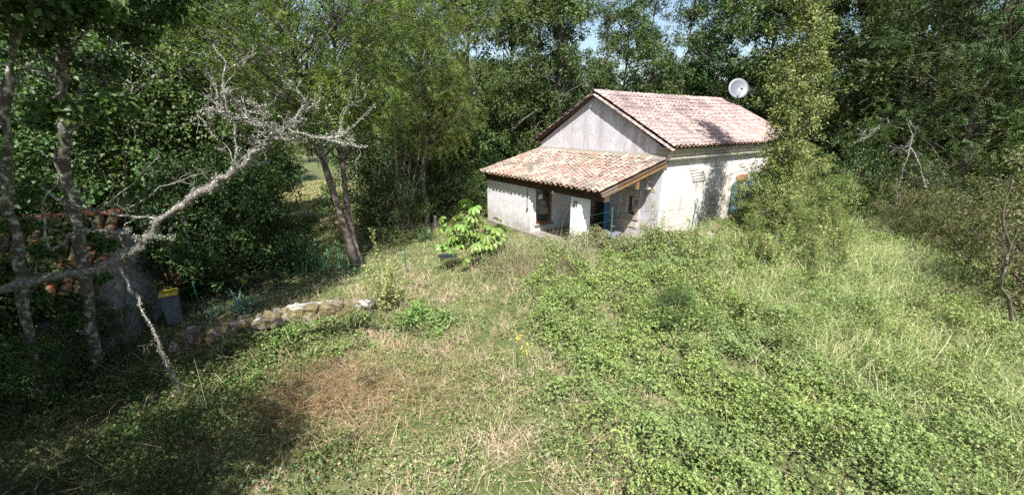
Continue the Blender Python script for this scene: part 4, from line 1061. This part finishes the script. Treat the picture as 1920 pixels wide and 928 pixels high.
tp('green_bush', 130, 7.2, .42, 'elder_bush', 'leafy bush growing in front of the blue shed door', 'bush')
tp('ivybush', 25, 7.4, .62, 'ivy_bush', 'tall dark ivy-clad bush at the frame edge against the shed front', 'bush')
tp('green_bush', 190, 7.9, .5, 'elder_bush', 'leafy dark bush against the shed front between the two lichened trunks', 'bush')
tp('green_bush', 60, 6.4, .5, 'elder_bush', 'dark bush at the foot of the leaning lichened trunk', 'bush')
tp('green_bush', 255, 9.6, .26, 'elder_bush', 'small green bush at the foot of the shed corner', 'bush')
tp('green_bush', 1262, 7.6, .40, 'small_bush', 'small dark bush rising out of the bramble carpet', 'bush', sz=.3)

# two-stemmed locust by the irises
def px_path(pts, y0, y1, base):
    return [aty(a, b, y0 + (y1 - y0) * i / (len(pts) - 1)) - base for i, (a, b) in enumerate(pts)]
b0 = at(668, 500)
path = [np.zeros(3)] + px_path([(655, 455), (640, 410), (622, 350), (603, 290), (585, 215), (560, 130), (540, 60), (515, -40), (500, -140), (480, -300)], b0[1], b0[1] - .6, b0)
tree_variant('locust', 31, 9.6, 3.6, 4.6, .145, 70, 85, M['gr_yellow'], M['bark_red'], leaf=.062, asp=.42, clump=.8, spray=.26, prof='round', flat=.8, path=path)
plant_tree('locust', 'locust_tree', 'yellow-green locust tree with a mottled trunk leaning left beside the irises', 'tree', b0)
path = [np.array([.12, .25, 0])] + px_path([(668, 470), (652, 400), (645, 330), (636, 260), (625, 180), (628, 90), (618, 0), (640, -120), (650, -300)], b0[1] + .25, b0[1] + .8, b0)
tree_variant('locust2', 32, 9.8, 3.7, 4.4, .115, 75, 85, M['gr_yellow'], M['bark_red'], leaf=.062, asp=.42, clump=.8, spray=.26, prof='round', flat=.8, path=path)
plant_tree('locust2', 'locust_tree', 'second locust stem rising upright close behind the leaning one', 'tree', b0)
tree_variant('locust3', 33, 9.5, 3.4, 3.6, .13, 80, 90, M['gr_yellow'], M['bark'], leaf=.062, asp=.42, clump=.8, spray=.28, prof='round', flat=.8, lean=(.5, -.5))
tp('locust3', 800, 17.5, 1.0, 'locust_tree', 'locust tree with hanging yellow-green sprays above the bare grey shrub')

# the hornbeam that screens the far end of the house, and its shoots
tree_variant('hornbeam', 41, 10.5, .84, .2, .055, 170, 190, M['gr_hornbeam'], M['bark_dead'], leaf=.075, asp=.55, clump=.40, prof='column', flat=.75, lean=(.1, .1))
tp('hornbeam', 1432, 12.6, .93, 'hornbeam_tree', 'slender yellow-green hornbeam leafy to the ground in front of the house end')
tree_variant('hornb2', 42, 3.6, 1.05, .1, .04, 70, 190, M['gr_hornbeam'], M['bark_dead'], leaf=.07, asp=.55, clump=.36, prof='round', flat=.75, lean=(-.3, .1))
tp('hornb2', 1420, 13.2, .72, 'hornbeam_tree', 'young hornbeam spreading across the blue window of the side wall')
for px, y, s, lb in ((1398, 12.6, .62, 'mid-sized hornbeam bush screening the blue shutters of the side wall'), (1375, 13.3, .40, 'low hornbeam bush against the middle of the side wall'), (1405, 12.1, .45, 'bushy hornbeam regrowth at the house side of the tall hornbeam foot'), (1470, 11.8, .42, 'bushy hornbeam regrowth in front of the tall hornbeam'), (1535, 12.6, .4, 'low hornbeam bush furthest from the house'), (1462, 14.2, .85, 'young hornbeam hiding the far corner of the house')):
    tp('hornb2', px, y, s, 'hornbeam_bush', lb, 'bush')
tp('hornb2', 1540, 13.2, .62, 'hornbeam_tree', 'low young hornbeam at the right foot of the tall one')
def shoot_meshes(seed, h, mat):
    r_ = np.random.default_rng(seed); m = MB(); Ps = []; Us = []
    for s_ in range(3):
        a = r_.random() * 6.28; p = np.array([.08 * math.cos(a), .08 * math.sin(a), 0]); hh = h * (1, .75, .6)[s_]
        pts = [p + np.array([math.cos(a) * .16 * (t ** 1.5), math.sin(a) * .16 * t ** 1.5, hh * t]) + r_.normal(size=3) * .01 for t in np.linspace(0, 1, 6)]
        m.tube(pts, [.009, .008, .007, .006, .004, .002], 4, False)
        for t in np.linspace(.12, 1, int(34 * hh)):
            q = np.array([np.interp(t, np.linspace(0, 1, 6), [k[j] for k in pts]) for j in range(3)])
            for _ in range(3):
                aa = r_.random() * 6.28; d = np.array([math.cos(aa), math.sin(aa), .25]); Ps.append(q + d * r_.random() * .08 * (1.3 - t)); Us.append(d)
    Ps = np.array(Ps); Us = np.array(Us); n = len(Ps); L = .04 + .03 * r_.random(n)
    V, F = leaves(Ps, Us, norm(np.array([0, 0, 1.]) + r_.normal(size=(n, 3)) * .5), L, L * .6)
    return m.mesh('stem', M['twig'], True), np_mesh('foliage', V, F, mat)
SHM = [shoot_meshes(50 + i, 1.2, M['gr_hornbeam'] if i < 2 else M['gr_shrub']) for i in range(4)]
def shoot(px, py, dz, s, k, name, label, group=None):
    p = at(px, py, dz); p[2] = T(p[0], p[1]); t = thing(name, label, 'plant', p, rt.uniform(0, 6), group); t.scale = (s, s, s)
    obj('stem', SHM[k][0], t); obj('foliage', SHM[k][1], t); return t
for i in range(34):
    shoot(rt.uniform(1290, 1590), rt.uniform(448, 500), .3, rt.uniform(.6, 1.2), rt.randrange(3), 'leafy_shoot', 'leafy upright shoot in the thicket at the foot of the hornbeams', 'leafy shoots round the foot of the hornbeams')
for i, (px, py, lb) in enumerate([(1225, 458, 'thin pale-leaved shoot in front of the gable corner below the wall lamp'), (1245, 452, 'thin leafy shoot against the sunlit start of the side wall'), (1192, 462, 'low bushy shoot below the small window'), (905, 500, 'pale shoot at the foot of the bright green sapling')]):
    shoot(px, py, .3, (1.25, .95, .6, .5)[i], 3, 'thin_shoot', lb)
for i in range(44):
    shoot(rt.uniform(1330, 1880), rt.uniform(455, 640), .3, rt.uniform(.35, .85), rt.randrange(4), 'field_shoot', 'yellow-green shoot poking out of the tall grass of the field', 'shoots in the tall grass')

# the pale shrub by the fence
def shrub_pale():
    b = at(722, 590); t = thing('pale_shrub', 'upright young shrub with small pale yellow-green leaves growing by the fence', 'shrub', b)
    r_ = np.random.default_rng(5); m = MB(); Ps, Us = [], []
    for k in range(16):
        a = r_.random() * 6.28; h = 2.1 if k == 0 else r_.uniform(.7, 1.45); sp_ = .06 if k == 0 else r_.uniform(.2, .6)
        pts = [np.array([math.cos(a) * sp_ * tt ** 1.4 - .1 * tt * (k == 0), math.sin(a) * sp_ * tt ** 1.4, h * tt]) + r_.normal(size=3) * .012 for tt in np.linspace(0, 1, 7)]
        m.tube(pts, list(np.linspace(.012, .003, 7)), 4, False)
        for tt in np.linspace(.2, 1, int(60 * h)):
            q = np.array([np.interp(tt, np.linspace(0, 1, 7), [c[j] for c in pts]) for j in range(3)])
            d = norm(r_.normal(size=3) + np.array([0, 0, .3])); Ps.append(q + d * r_.random() * .06); Us.append(d)
    Ps, Us = np.array(Ps), np.array(Us); n = len(Ps); L = .045 + .035 * r_.random(n)
    V, F = leaves(Ps, Us, rdir(n, 1, r_), L, L * .62)
    m.build('stem', M['twig'], t); obj('foliage', np_mesh('foliage', V, F, M['gr_shrub']), t)
shrub_pale()

# bright chestnut sapling with palmate leaves
def palmate(seed, mat):
    r_ = np.random.default_rng(seed); Vs = []
    n = 6; out = []
    for k in range(n):
        a = (k - (n - 1) / 2) * .62; L = .27 * (1 - .08 * abs(k - 2.5)); wd = .10
        d = np.array([math.cos(a), math.sin(a), 0]); s_ = np.array([-math.sin(a), math.cos(a), 0]); z = np.array([0, 0, 1])
        c = [d * .0, d * L * .45, d * L * .8, d * L]; dr = [0, -.01, -.06, -.12]
        V = [c[0], c[1] + s_ * wd * .3 + z * dr[1], c[1] + z * (dr[1] - .015), c[1] - s_ * wd * .3 + z * dr[1], c[2] + s_ * wd * .5 + z * dr[2], c[2] + z * (dr[2] - .015), c[2] - s_ * wd * .5 + z * dr[2], c[3] + z * dr[3]]
        F = [(0, 2, 1), (0, 3, 2), (1, 2, 5), (1, 5, 4), (2, 3, 6), (2, 6, 5), (4, 5, 7), (5, 6, 7)]
        out.append((np.array(V) + r_.normal(size=(8, 3)) * .004, np.array(F)))
    V, F = merge(out); return np_mesh('leaf', V, F, mat)
PALM = [palmate(s, M['gr_chestnut']) for s in range(3)]
def chestnut():
    b = at(884, 506); t = thing('chestnut_sapling', 'bright green sapling with large drooping hand-shaped leaves in front of the porch', 'sapling', b)
    r_ = np.random.default_rng(8); m = MB()
    m.tube([(0, 0, 0), (.03, 0, .5), (-.02, .02, 1.0), (0, 0, 1.55)], [.03, .025, .02, .01], 6)
    m.tube([(.02, 0, .3), (-.2, 0, .7), (-.32, .03, 1.35)], [.018, .014, .008], 5); m.tube([(.02, 0, .4), (.3, 0, .8), (.5, .02, 1.2)], [.018, .014, .008], 5)
    sp_ = [(-.35, 1.45, .5), (.05, 1.65, .5), (.5, 1.3, .48), (.0, 1.0, .6), (-.55, .95, .4), (.7, .85, .4), (.2, .7, .45), (-.1, 1.3, .5), (.45, 1.0, .5)]
    for k in range(88):
        c = sp_[k % 9]; a = r_.random() * 6.28; rr = c[2] * r_.random() ** .5
        p = Vector((c[0] + rr * math.cos(a), rr * math.sin(a) * .9, c[1] + .16 * r_.normal() - rr * .25))
        o = obj('leaf', PALM[k % 3], t, p, (r_.normal() * .3, .35 + r_.normal() * .25, a + r_.normal() * .3)); s_ = r_.uniform(.75, 1.2); o.scale = (s_, s_, s_)
        if k % 2 == 0: m.tube([Vector((c[0] * .6, 0, c[1] - .2)), (Vector((c[0] * .8, 0, c[1])) + p) / 2, p], [.007, .005, .004], 3, False)
    m.build('trunk', M['twig'], t)
chestnut()

# strap-leaved clumps
def strap(seed, L, wd, bend, mat):
    m = MB(); r_ = random.Random(seed); pts = []
    for i in range(6):
        t = i / 5; x = L * (bend * t ** 2); z = L * (t - .35 * bend * t ** 2.5); w_ = wd * (1 - t ** 3) * .5 + .001
        m.v += [(x, -w_, z), (x + wd * .15, 0, z - .002), (x, w_, z)]
    for i in range(5): m.f += [(3 * i, 3 * i + 1, 3 * i + 4, 3 * i + 3), (3 * i + 1, 3 * i + 2, 3 * i + 5, 3 * i + 4)]
    return m.mesh('leaf', mat)
STR_I = [strap(s, .62, .045, b_, M['gr_iris']) for s, b_ in enumerate((.2, .45, .8))]
STR_B = [strap(s, .75, .055, b_, M['gr_blue']) for s, b_ in enumerate((.25, .6, .95))]
def clump(name, label, cat, loc, n, rad, meshes, s=1, group=None, seed=0):
    r_ = random.Random(seed + n); t = thing(name, label, cat, loc, 0, group)
    for k in range(n):
        a = r_.uniform(0, 6.28); rr = rad * r_.random() ** .5; q = r_.uniform(0, 6.28); sc = s * r_.uniform(.6, 1.15)
        obj('leaf', r_.choice(meshes), t, (rr * math.cos(q), rr * math.sin(q), -.02), (r_.uniform(-.15, .15), r_.uniform(-.1, .15), a), (sc, sc, sc))
    return t
for i, (px, py, n, lb) in enumerate([(505, 520, 34, 'iris clump at the shed end of the shaded iris bed'), (545, 512, 40, 'second iris clump from the shed end of the bed'), (588, 508, 40, 'iris clump in the middle of the bed with arching blades'), (628, 505, 34, 'iris clump right against the leaning locust trunk'), (565, 495, 34, 'iris clump at the back of the iris bed')]):
    clump('iris_clump', lb, 'iris', at(px, py), n, .5, STR_I, 1.5, 'irises in the shaded bed', i)
clump('yucca', 'spiky blue-green yucca clump behind the drystone wall', 'yucca', at(458, 592), 46, .16, STR_B, 1.0, seed=3)
clump('iris_clump', 'blue-green iris clump at the foot of the white porch wall', 'iris', at(975, 490), 36, .35, STR_B, .85, seed=4)
clump('iris_clump', 'upright iris clump beside the garden statue', 'iris', at(800, 452), 26, .3, STR_I, 1.0, seed=5)
clump('iris_clump', 'thin iris clump beside the green fence post near the yucca', 'iris', at(400, 598), 22, .2, STR_B, .6, seed=6)
# broad-leaved plant by the tip of the drooping branch
def broad():
    b = at(345, 760); t = thing('broad_leaf_plant', 'plant with three broad grey-green leaves beside the tip of the drooping branch', 'plant', b)
    for k, (a, px, py) in enumerate(((2.9, 322, 708), (.2, 352, 705), (-.5, 362, 738))):
        p = Vector(at(px, py, .25)) - Vector(b); m = MB()
        for i in range(5):
            t_ = i / 4; w_ = .055 * math.sin(math.pi * (t_ * .86 + .07)); x = .24 * t_
            m.v += [(x, -w_, .02 - .1 * t_ ** 2), (x, 0, -.1 * t_ ** 2), (x, w_, .02 - .1 * t_ ** 2)]
        for i in range(4): m.f += [(3 * i, 3 * i + 1, 3 * i + 4, 3 * i + 3), (3 * i + 1, 3 * i + 2, 3 * i + 5, 3 * i + 4)]
        m.build('leaf', M['gr_blue'], t, loc=p, rot=(.5, 0, a)); MB().tube([(0, 0, 0), p * .5 + Vector((0, 0, .1)), p], .005, 4).build('stem', M['gr_weed'], t)
broad()
def ragwort(px, py, label):
    b = at(px, py, .3); b[2] = T(b[0], b[1]); t = thing('yellow_flower', label, 'flower', b)
    r_ = np.random.default_rng(px); m = MB(); Ps = []
    for k in range(6):
        a = r_.random() * 6.28; q = np.array([math.cos(a) * .14 * r_.random(), math.sin(a) * .14 * r_.random(), .62 + .12 * r_.random()])
        m.tube([(0, 0, 0), q * .5, q], .004, 3, False)
        for _ in range(4): Ps.append(q + r_.normal(size=3) * .02)
    m.build('stem', M['gr_weed'], t); Ps = np.array(Ps); V, F = leaves(Ps, rdir(len(Ps), .3, r_), rdir(len(Ps), 2, r_), .025, .02)
    obj('blossom', np_mesh('blossom', V, F, M['yellow']), t)
ragwort(972, 668, 'yellow flower head standing where dry grass meets the brambles'); ragwort(985, 690, 'lower yellow flower head close beside the first'); ragwort(690, 560, 'yellow flower head at the end of the drystone wall')

# ------------------------------------------------------------------ lichen-covered boughs near the lens
class Bough:
    def __init__(s, seed): s.m = MB(); s.r = np.random.default_rng(seed); s.lp = []; s.ln = []
    def path(s, pts, r0, r1, lich=1.0, n=7, twigs=0, sub=3):
        """a knobbly bough through the points; lichen tufts round it; bare twigs off it"""
        pts = [np.array(p, float) for p in pts]; out = []
        for i in range(len(pts) - 1):
            for k in range(sub):
                out.append(pts[i] + (pts[i + 1] - pts[i]) * k / sub + (s.r.normal(size=3) * min(.45 * r0 + .006, .02) if k else 0))
        out.append(pts[-1]); N = len(out)
        rad = [(r0 + (r1 - r0) * i / (N - 1)) * (1 + .25 * s.r.normal() * (N > 4)) for i in range(N)]
        rad = [max(.0015, q) for q in rad]
        s.m.tube(out, rad, n)
        for i in range(N - 1):
            L = np.linalg.norm(out[i + 1] - out[i]); c = int(L * 420 * lich * s.r.uniform(.3, 1.7) * (rad[i] + .012) / .04)
            if c:
                t = s.r.random(c)[:, None]; d = norm(s.r.normal(size=(c, 3)) + np.array([0, -.3, .5]))
                s.lp.append(out[i] * (1 - t) + out[i + 1] * t + d * (rad[i] * (.85 + .7 * s.r.random(c)[:, None]) + .011 * min(lich, 1.6) * s.r.random(c)[:, None] ** 2)); s.ln.append(d)
        for _ in range(twigs):
            i = s.r.integers(0, N - 1); d = norm(s.r.normal(size=3) * np.array([1, .6, 1]) + norm(out[-1] - out[0]) * .6 + np.array([0, 0, .35]))
            s.twig(out[i], d, s.r.uniform(.15, .45), min(rad[i] * .5, .011), 3, lich)
        return out
    def twig(s, p, d, L, rad, depth, lich):
        k = 4; pts = [np.array(p)]; dd = d
        for i in range(k):
            dd = norm(dd + s.r.normal(size=3) * .28 + np.array([0, 0, .05])); pts.append(pts[-1] + dd * L / k)
        s.m.tube(pts, [rad * (1 - .6 * i / k) for i in range(k + 1)], 4, False)
        c = int(L * 45 * lich * s.r.random())
        if c:
            t = s.r.integers(0, k, c); f_ = s.r.random(c)[:, None]; P = np.array(pts); dn = norm(s.r.normal(size=(c, 3)))
            s.lp.append(P[t] * (1 - f_) + P[t + 1] * f_ + dn * (rad + .006)); s.ln.append(dn)
        if depth > 0:
            for _ in range(s.r.integers(1, 4)):
                i = s.r.integers(1, k + 1); s.twig(pts[i], norm(dd + s.r.normal(size=3) * .7), L * s.r.uniform(.4, .75), rad * .6, depth - 1, lich)
    def tuft(s, c, rad, n):
        d = norm(s.r.normal(size=(n, 3))); s.lp.append(np.array(c) + d * rad * (s.r.random(n) ** .5)[:, None]); s.ln.append(d)
    def build(s, parent, name, mat, lmat=None, size=.02):
        o = s.m.build(name, mat, parent, smooth=True)
        if s.lp:
            P = np.concatenate(s.lp); Nn = np.concatenate(s.ln); n = len(P); L = size * (.5 + 1.0 * s.r.random(n))
            V, F = leaves(P, norm(Nn + s.r.normal(size=(n, 3)) * .9), rdir(n, 0, s.r), L, L * .8)
            l_ = obj('lichen', np_mesh('lichen', V, F, lmat or M['lichen']), parent, loc=-base); l_['kind'] = 'stuff'; print(name, 'lichen', len(F))
        return o
def PP(pts, y0, y1):
    n = len(pts); return [aty(a, b, y0 + (y1 - y0) * i / (n - 1)) for i, (a, b) in enumerate(pts)]
# leaning lichened trunk (left) with the long bough
tk = thing('lichened_tree', 'leaning lichen-mottled trunk nearest the frame edge that carries the long bare bough', 'tree', at(75, 700))
base = Vector(tk.location)
def rel(o): o.location = -base; return o
B = Bough(1)
B.path(PP([(80, 760), (68, 680), (46, 590), (40, 515), (28, 420), (12, 330), (10, 230), (18, 150), (30, 60), (20, -60), (30, -200)], 6.6, 6.2), .075, .045, .16, 9, 3)
rel(B.build(tk, 'trunk', M['bark_lichen'])); 
B = Bough(2)
B.path(PP([(-60, 560), (0, 545), (95, 520), (190, 505), (225, 492), (255, 470), (283, 440), (300, 412), (345, 385), (400, 352), (440, 318), (470, 298), (500, 272), (522, 248)], 6.0, 4.9), .066, .028, 1.0, 8, 4)
B.path(PP([(522, 248), (480, 236), (440, 224), (415, 212), (385, 206)], 4.9, 4.7), .026, .012, 1.8, 6, 4)
B.path(PP([(385, 206), (370, 212), (385, 235), (400, 255), (408, 266)], 4.7, 4.7), .008, .003, 1.0, 5, 2)
B.path(PP([(500, 262), (545, 262), (590, 258), (640, 256), (655, 240)], 4.9, 4.6), .022, .009, 1.6, 6, 4)
B.path(PP([(540, 240), (585, 258), (640, 268), (690, 275)], 4.8, 4.5), .012, .004, 1.2, 5, 3)
B.path(PP([(545, 240), (560, 215), (575, 195), (556, 165), (565, 150)], 4.8, 4.7), .012, .004, 1.0, 5, 2)
B.path(PP([(575, 205), (600, 190), (600, 160)], 4.75, 4.7), .008, .003, .8, 5, 1)
B.path(PP([(625, 255), (660, 240), (690, 210), (705, 195)], 4.6, 4.5), .008, .003, .8, 5, 2)
B.path(PP([(440, 318), (444, 285), (440, 250), (425, 205), (418, 160), (424, 120), (400, 85)], 5.2, 5.1), .016, .006, .7, 6, 3)
B.path(PP([(424, 135), (445, 120), (480, 100)], 5.1, 5.1), .007, .003, .3, 5, 2)
for px, py in ((450, 205), (480, 228), (500, 215), (470, 190), (430, 170), (575, 205), (590, 200), (640, 250), (660, 262), (395, 215), (545, 232), (500, 175), (430, 225), (515, 235), (635, 262)):
    B.tuft(aty(px, py, 4.8), .04, 70)
for px, py in ((285, 440), (265, 465), (240, 430), (300, 445), (255, 445), (322, 445)):
    B.tuft(aty(px, py, 5.35), .045, 90)
for q in ((465, 222), (500, 240), (520, 250), (545, 250), (600, 258), (640, 258), (415, 175), (450, 200)):
    p = aty(*q, 4.8)
    for _ in range(3): B.twig(p, norm(B.r.normal(size=3) * np.array([1, .4, 1]) + np.array([.1, 0, .5])), B.r.uniform(.12, .34), .007, 2, 1.6)
rel(B.build(tk, 'bough', M['bark_dead'], size=.015))
B = Bough(3)
B.path(PP([(222, 494), (240, 528), (262, 572), (288, 618), (300, 660), (322, 700), (340, 740)], 5.55, 4.9), .018, .009, .9, 6, 1)
B.path(PP([(300, 655), (312, 680), (325, 705), (337, 732)], 5.05, 4.9), .014, .012, 2.6, 6, 0)
rel(B.build(tk, 'drooping_branch', M['bark_dead'], size=.018))
B = Bough(4)
B.path(PP([(300, 412), (240, 405), (180, 395), (120, 380), (75, 350)], 5.5, 6.0), .016, .008, .9, 6, 4)
B.path(PP([(240, 438), (150, 432), (95, 470), (85, 430), (80, 380), (110, 330)], 5.6, 6.0), .02, .008, .8, 6, 3)
B.path(PP([(232, 395), (300, 350), (350, 335), (395, 320)], 5.6, 5.4), .010, .003, .2, 5, 3)
B.path(PP([(180, 400), (250, 345), (300, 290)], 5.7, 5.6), .010, .003, .2, 5, 3)
rel(B.build(tk, 'side_branch', M['bark_dead'], size=.016))
# second trunk
b1 = at(178, 690); tk2 = thing('lichened_tree', 'upright grey trunk blotched with lichen in front of the shed roof', 'tree', b1); base = Vector(b1)
B = Bough(6)
B.path(PP([(178, 700), (168, 600), (155, 490), (136, 390), (124, 330), (121, 250), (117, 170), (121, 90), (112, 10), (105, -100), (110, -250), (130, -400)], 7.4, 7.0), .105, .05, .12, 10, 3)
rel(B.build(tk2, 'trunk', M['bark_lichen'], size=.022))
B = Bough(7)
for pts in ([(118, 170), (80, 200), (40, 180), (0, 165), (-40, 150)], [(118, 100), (170, 50), (130, 20), (100, -20)], [(120, 260), (180, 215), (240, 190), (300, 130)], [(121, 60), (60, 110), (20, 160), (-20, 180)], [(121, 90), (165, 120), (200, 95), (230, 60)], [(120, 150), (60, 140), (10, 90)]):
    B.path(PP(pts, 7.0, 6.2), .016, .004, .5, 5, 4)
for px, py in ((40, 150), (25, 190), (15, 215), (60, 130), (48, 160), (8, 175)): B.tuft(aty(px, py, 6.4), .06, 60)
rel(B.build(tk2, 'side_branch', M['bark_dead'], size=.022))
# leaves of that tree, high in the corner
r_ = np.random.default_rng(12); Ps = []
for px, py, y, sz in [(60, 60, 6.6, .4), (150, 20, 6.6, .4), (20, 300, 7.5, .4), (90, 230, 7.8, .3), (110, 205, 6.2, .25), (190, 120, 7.5, .35), (220, 190, 6.0, .2), (250, 60, 7.4, .35), (300, 20, 7.6, .4), (30, 10, 6, .5), (40, 420, 6.9, .22), (90, 470, 7.0, .2), (15, 500, 6.8, .25), (150, 440, 7.6, .2), (60, 560, 6.9, .22), (180, 520, 7.6, .2), (200, 460, 7.8, .18), (20, 390, 7, .2), (130, 600, 7.2, .22), (120, -60, 6.6, .7), (0, -150, 5.5, .8), (250, -120, 7, .8), (350, -40, 7.5, .5), (60, 350, 7.2, .3)]:
    c = aty(px, py, y); n = int(900 * sz); Ps.append(c + norm(r_.normal(size=(n, 3))) * (r_.random(n) ** .5)[:, None] * sz * np.array([1.3, 1, .6]))
for k in range(150):
    c = np.array([r_.uniform(-11.5, -4.8), r_.uniform(1.5, 8.5), r_.uniform(2.4, 6.0)]); n = 170
    Ps.append(c + norm(r_.normal(size=(n, 3))) * (r_.random(n) ** .5)[:, None] * .7 * np.array([1.2, 1, .6]))
P = np.concatenate(Ps) - b1; n = len(P); L = .075 + .06 * r_.random(n)
V, F = leaves(P, rdir(n, -.2, r_), rdir(n, .9, r_), L, L * .75); obj('crown', np_mesh('crown', V, F, M['gr_dark']), tk2)
# the sapling with big lobed leaves
b2 = at(236, 640); t = thing('maple_sapling', 'thin bare-stemmed sapling topped with large soft maple leaves before the shed', 'sapling', b2)
pts = [p - b2 for p in PP([(236, 640), (234, 500), (235, 400), (234, 300), (228, 200), (222, 130)], b2[1], 6.4)]
MB().tube(pts, [.014, .013, .012, .010, .008, .004], 5).build('trunk', M['twig'], t)
MPL = palmate(9, M['gr_forest'])
for k, (px, py) in enumerate([(200, 185), (212, 210), (245, 175), (240, 205), (222, 165), (195, 200), (250, 195), (225, 225), (160, 190), (175, 215), (140, 205), (120, 215), (150, 225), (105, 200)]):
    p = aty(px, py, 6.3 + .2 * math.sin(k)) - b2; o = obj('leaf', MPL, t, p, (rt.uniform(-.5, .5), .5 + rt.uniform(-.3, .3), rt.uniform(0, 6.28))); s_ = rt.uniform(.5, .8); o.scale = (s_, s_ , s_)
# bare grey shrub behind the locust
b3 = at(752, 470); t = thing('bare_shrub', 'bare twiggy grey-pink shrub rising at the back of the garden', 'shrub', (gx(752, 16.5), 16.5, float(T(gx(752, 16.5), 16.5)))); base = Vector(t.location)
B = Bough(8)
for k in range(13):
    a = B.r.uniform(0, 6.28); q = np.array(base) + np.array([math.cos(a) * .2, math.sin(a) * .2, 0]); e = np.array([math.cos(a) * B.r.uniform(.5, 1.5), math.sin(a) * .8, B.r.uniform(3.0, 4.9)])
    B.path([q, q + e * .35 * np.array([.6, .6, 1]), q + e * .7, q + e], .018, .006, .0, 5, 14)
B.m.build('branches', M['twiggrey'], t).location = -base
# dead branch dangling from the acacia
b4 = aty(1712, 255, 13.4); t = thing('dead_branch', 'pale dead lichened branch dangling below the acacia crown', 'branch', b4); base = Vector(b4)
B = Bough(9)
B.path([b4, aty(1706, 272, 13.4), aty(1700, 300, 13.4), aty(1685, 350, 13.4), aty(1680, 378, 13.4)], .024, .010, .1, 5, 7)
B.path([aty(1705, 275, 13.4), aty(1725, 310, 13.4), aty(1735, 350, 13.4), aty(1745, 370, 13.4)], .018, .007, .1, 5, 7)
rel(B.build(t, 'branch', M['bark_dead'], size=.035))
t = thing('dead_branch', 'short pale bare branch sticking out left from the trees beside the hornbeam', 'branch', aty(1640, 240, 14)); base = Vector(t.location)
B = Bough(10); B.path([aty(1650, 235, 14), aty(1625, 258, 13.9), aty(1600, 268, 13.8)], .02, .006, .8, 5, 4); rel(B.build(t, 'branch', M['bark_dead'], size=.03))
# dark leaning stem at the frame edge
b5 = at(1900, 640); t = thing('leaning_sapling', 'dark bare leaning stem among the olive bushes at the frame edge', 'tree', b5); base = Vector(b5)
B = Bough(11); B.path(PP([(1900, 640), (1895, 580), (1878, 520), (1895, 460), (1880, 400), (1900, 330)], b5[1], b5[1] - .2), .032, .012, 0, 7, 12); B.m.build('trunk', M['bark'], t).location = -base
# trees that stand behind the viewpoint and shade the lower corner
for x, y, s, lb in ((-7.4, -.3, .95, 'nearest leafy tree outside the frame at the lower corner'), (-4.3, -1.7, .8, 'leafy tree behind the viewpoint shading the lower corner of the field'), (-6.6, -3.4, .85, 'second leafy tree behind the viewpoint at the side of the lower corner'), (-11.8, 3.6, .8, 'tree outside the frame beyond the lichened trunks'), (-9.2, .6, .8, 'tree outside the frame shading the shed and undergrowth')):
    plant_tree('f2' if y > -1 and x > -8 else 'f1', 'shade_tree', lb, 'tree', (x, y, float(T(x, y))), 1.0, s)
